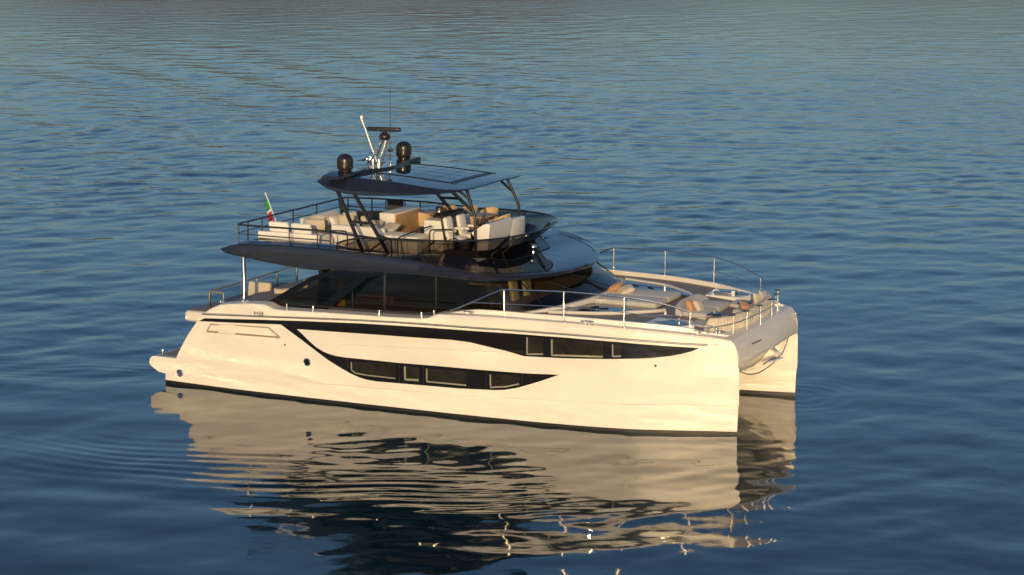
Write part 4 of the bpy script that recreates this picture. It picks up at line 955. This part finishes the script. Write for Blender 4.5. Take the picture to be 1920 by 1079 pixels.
for x, y, lab in ((8.72, -1.35, 'small dark table on the starboard side of the bow cockpit'), (8.95, .75, 'small dark table on the port side of the bow cockpit')):
    t = thing('side_table', lab, 'table', (x, y, FZ-.05), group='small dark tables in the bow cockpit')
    MB().box(-.20, .20, -.24, .24, .34, .365, .01).build('tabletop', BAND, t); MB().lathe([(.12, 0), (.12, .02), (.03, .04), (.03, .34)], n=14).build('leg', BRUSH, t)
# lockers either side: sink to starboard, grill to port
for s in (-1, 1):
    a = MB().prism([(7.15, s*2.05, 2.9), (8.25, s*2.05, 2.9), (8.55, s*2.75, 2.9), (8.2, s*3.1, 2.9), (7.05, s*3.25, 2.9)], (0, 0, .26)).build('bow_locker', WHITEP, Y)
    MB().prism([(7.30, s*2.75, 3.163), (7.78, s*2.22, 3.163), (8.40, s*2.62, 3.163), (8.05, s*3.02, 3.163)], (0, 0, .012)).build('worktop', BAND, a)
MB().tube([(8.0, -2.55, 3.17), (8.0, -2.55, 3.36), (7.97, -2.62, 3.38), (7.93, -2.70, 3.35)], .014, 8, fil=.05).build('tap', CHROME, Y)
MB().box(7.35, 8.0, 2.2, 2.75, 3.17, 3.27, .03).build('deck_grill', BRUSH, Y); MB().box(7.95, 8.06, 2.2, 2.3, 3.16, 3.33, .02).build('deck_speaker', WHITEP, Y)
MB().lathe([(.04, 0), (.04, .12), (.0001, .13)], c=(7.25, -1.75, 3.18), n=14).build('deck_lamp', WHITEP, Y)
o = MB().tube([(6.6, -2.25, 3.16), (6.75, -2.2, 3.25), (7.6, -2.0, 3.25)], .013, 6, fil=.08).build('grab_rail', CHROME, Y)
for x, y in ((5.6, 1.42), (5.0, 1.42)): MB().lathe([(.03, 0), (.03, .16), (.0001, .17)], c=(x, y, 3.22), n=10).build('deck_lamp', CHROME, Y)

# anchor at the centre, bridle rope between the bows
t = thing('bow_anchor', 'stainless steel plough anchor hanging under the bow fascia', 'anchor', (9.98, .05, 2.08))
MB().tube([(-.35, 0, .10), (.10, 0, .02), (.38, 0, -.22)], .035, 8).build('shank', CHROME, t)
m = MB(); m.prism([(.42, 0, -.25), (.0, -.30, -.36), (-.22, 0, -.52)], (.02, 0, -.03)); m.prism([(.42, 0, -.25), (.0, .30, -.36), (-.22, 0, -.52)], (.02, 0, -.03)); m.build('fluke', CHROME, t)
MB().box(-.5, -.02, -.14, .14, .02, .16, .03).build('roller', BRUSH, t)
t = MB().tube(smooth([(9.84, -2.62, 1.92), (9.95, -1.9, 1.66), (10.02, -1.1, 1.55), (10.12, -.3, 1.62), (10.2, .2, 1.78), (10.12, .9, 1.80), (10.0, 1.7, 2.0), (9.93, 2.3, 2.35), (9.93, 2.70, 2.66)], 6), .022, 8).build('mooring_bridle', ROPE); tag(t, 'grey bridle rope slung between the two bows', 'rope')
for s in (-1, 1): MB().lathe([(.02, -.05), (.07, -.02), (.07, .02), (.02, .05)], c=(9.93, s*2.72, 2.68 if s > 0 else 1.95), n=14).build('bow_eye', CHROME, Y)

# ================================================================== aft cockpit, inside seats
def aft_seat(label, loc, rz):
    t = thing('cockpit_chair', label, 'armchair', loc, rz, 'cream chairs in the aft cockpit')
    MB().box(-.42, .42, -.40, .45, .10, .44, .05, 3).build('seat', CREAMF, t); MB().box(-.42, .42, -.09, .09, -.26, .26, .06, 3, M=TR(0, -.40, .66, rx=R(10))).build('backrest', CREAMF, t); return t
c = aft_seat('cream armchair just behind the steel column in the aft cockpit', (-7.05, -2.2, 2.18), R(180)); dup(c, (-6.15, -1.2, 2.18), R(120), 'cream armchair nearest the swept side fin in the aft cockpit')
cushion('scatter_cushion', 'tan pillow leaning by the side fin in the aft cockpit', TR(-5.85, -2.4, 2.85, R(70), 0, R(30)), .24, .24, .1, CREAMF)
cushion('scatter_cushion', 'peach pillow behind the transom balustrade glass', TR(-6.4, 1.5, 2.85, R(70), 0, R(70)), .26, .26, .1, ORANGEF)
MB().box(-7.0, -3.9, -3.9, 3.9, 2.05, 2.17).build('cockpit_floor', TEAK, Y)
def inner_seat(label, loc):
    t = thing('pilot_seat', label, 'seat', loc, 0, 'pale pilot seats behind the windscreen')
    MB().lathe([(.18, 0), (.18, .03), (.06, .06), (.05, .45)], n=14).build('pedestal', DARK, t); MB().box(-.24, .26, -.25, .25, .45, .60, .06, 3).build('seat', INT_L, t)
    MB().box(-.07, .07, -.24, .24, -.38, .38, .06, 3, M=TR(-.27, 0, .98, ry=R(-10))).build('backrest', INT_L, t); return t
c = inner_seat('pale pilot seat seen through the starboard part of the windscreen', (2.35, -1.5, 2.55)); dup(c, (2.35, -.55, 2.55), 0, 'pale pilot seat seen through the middle of the windscreen')
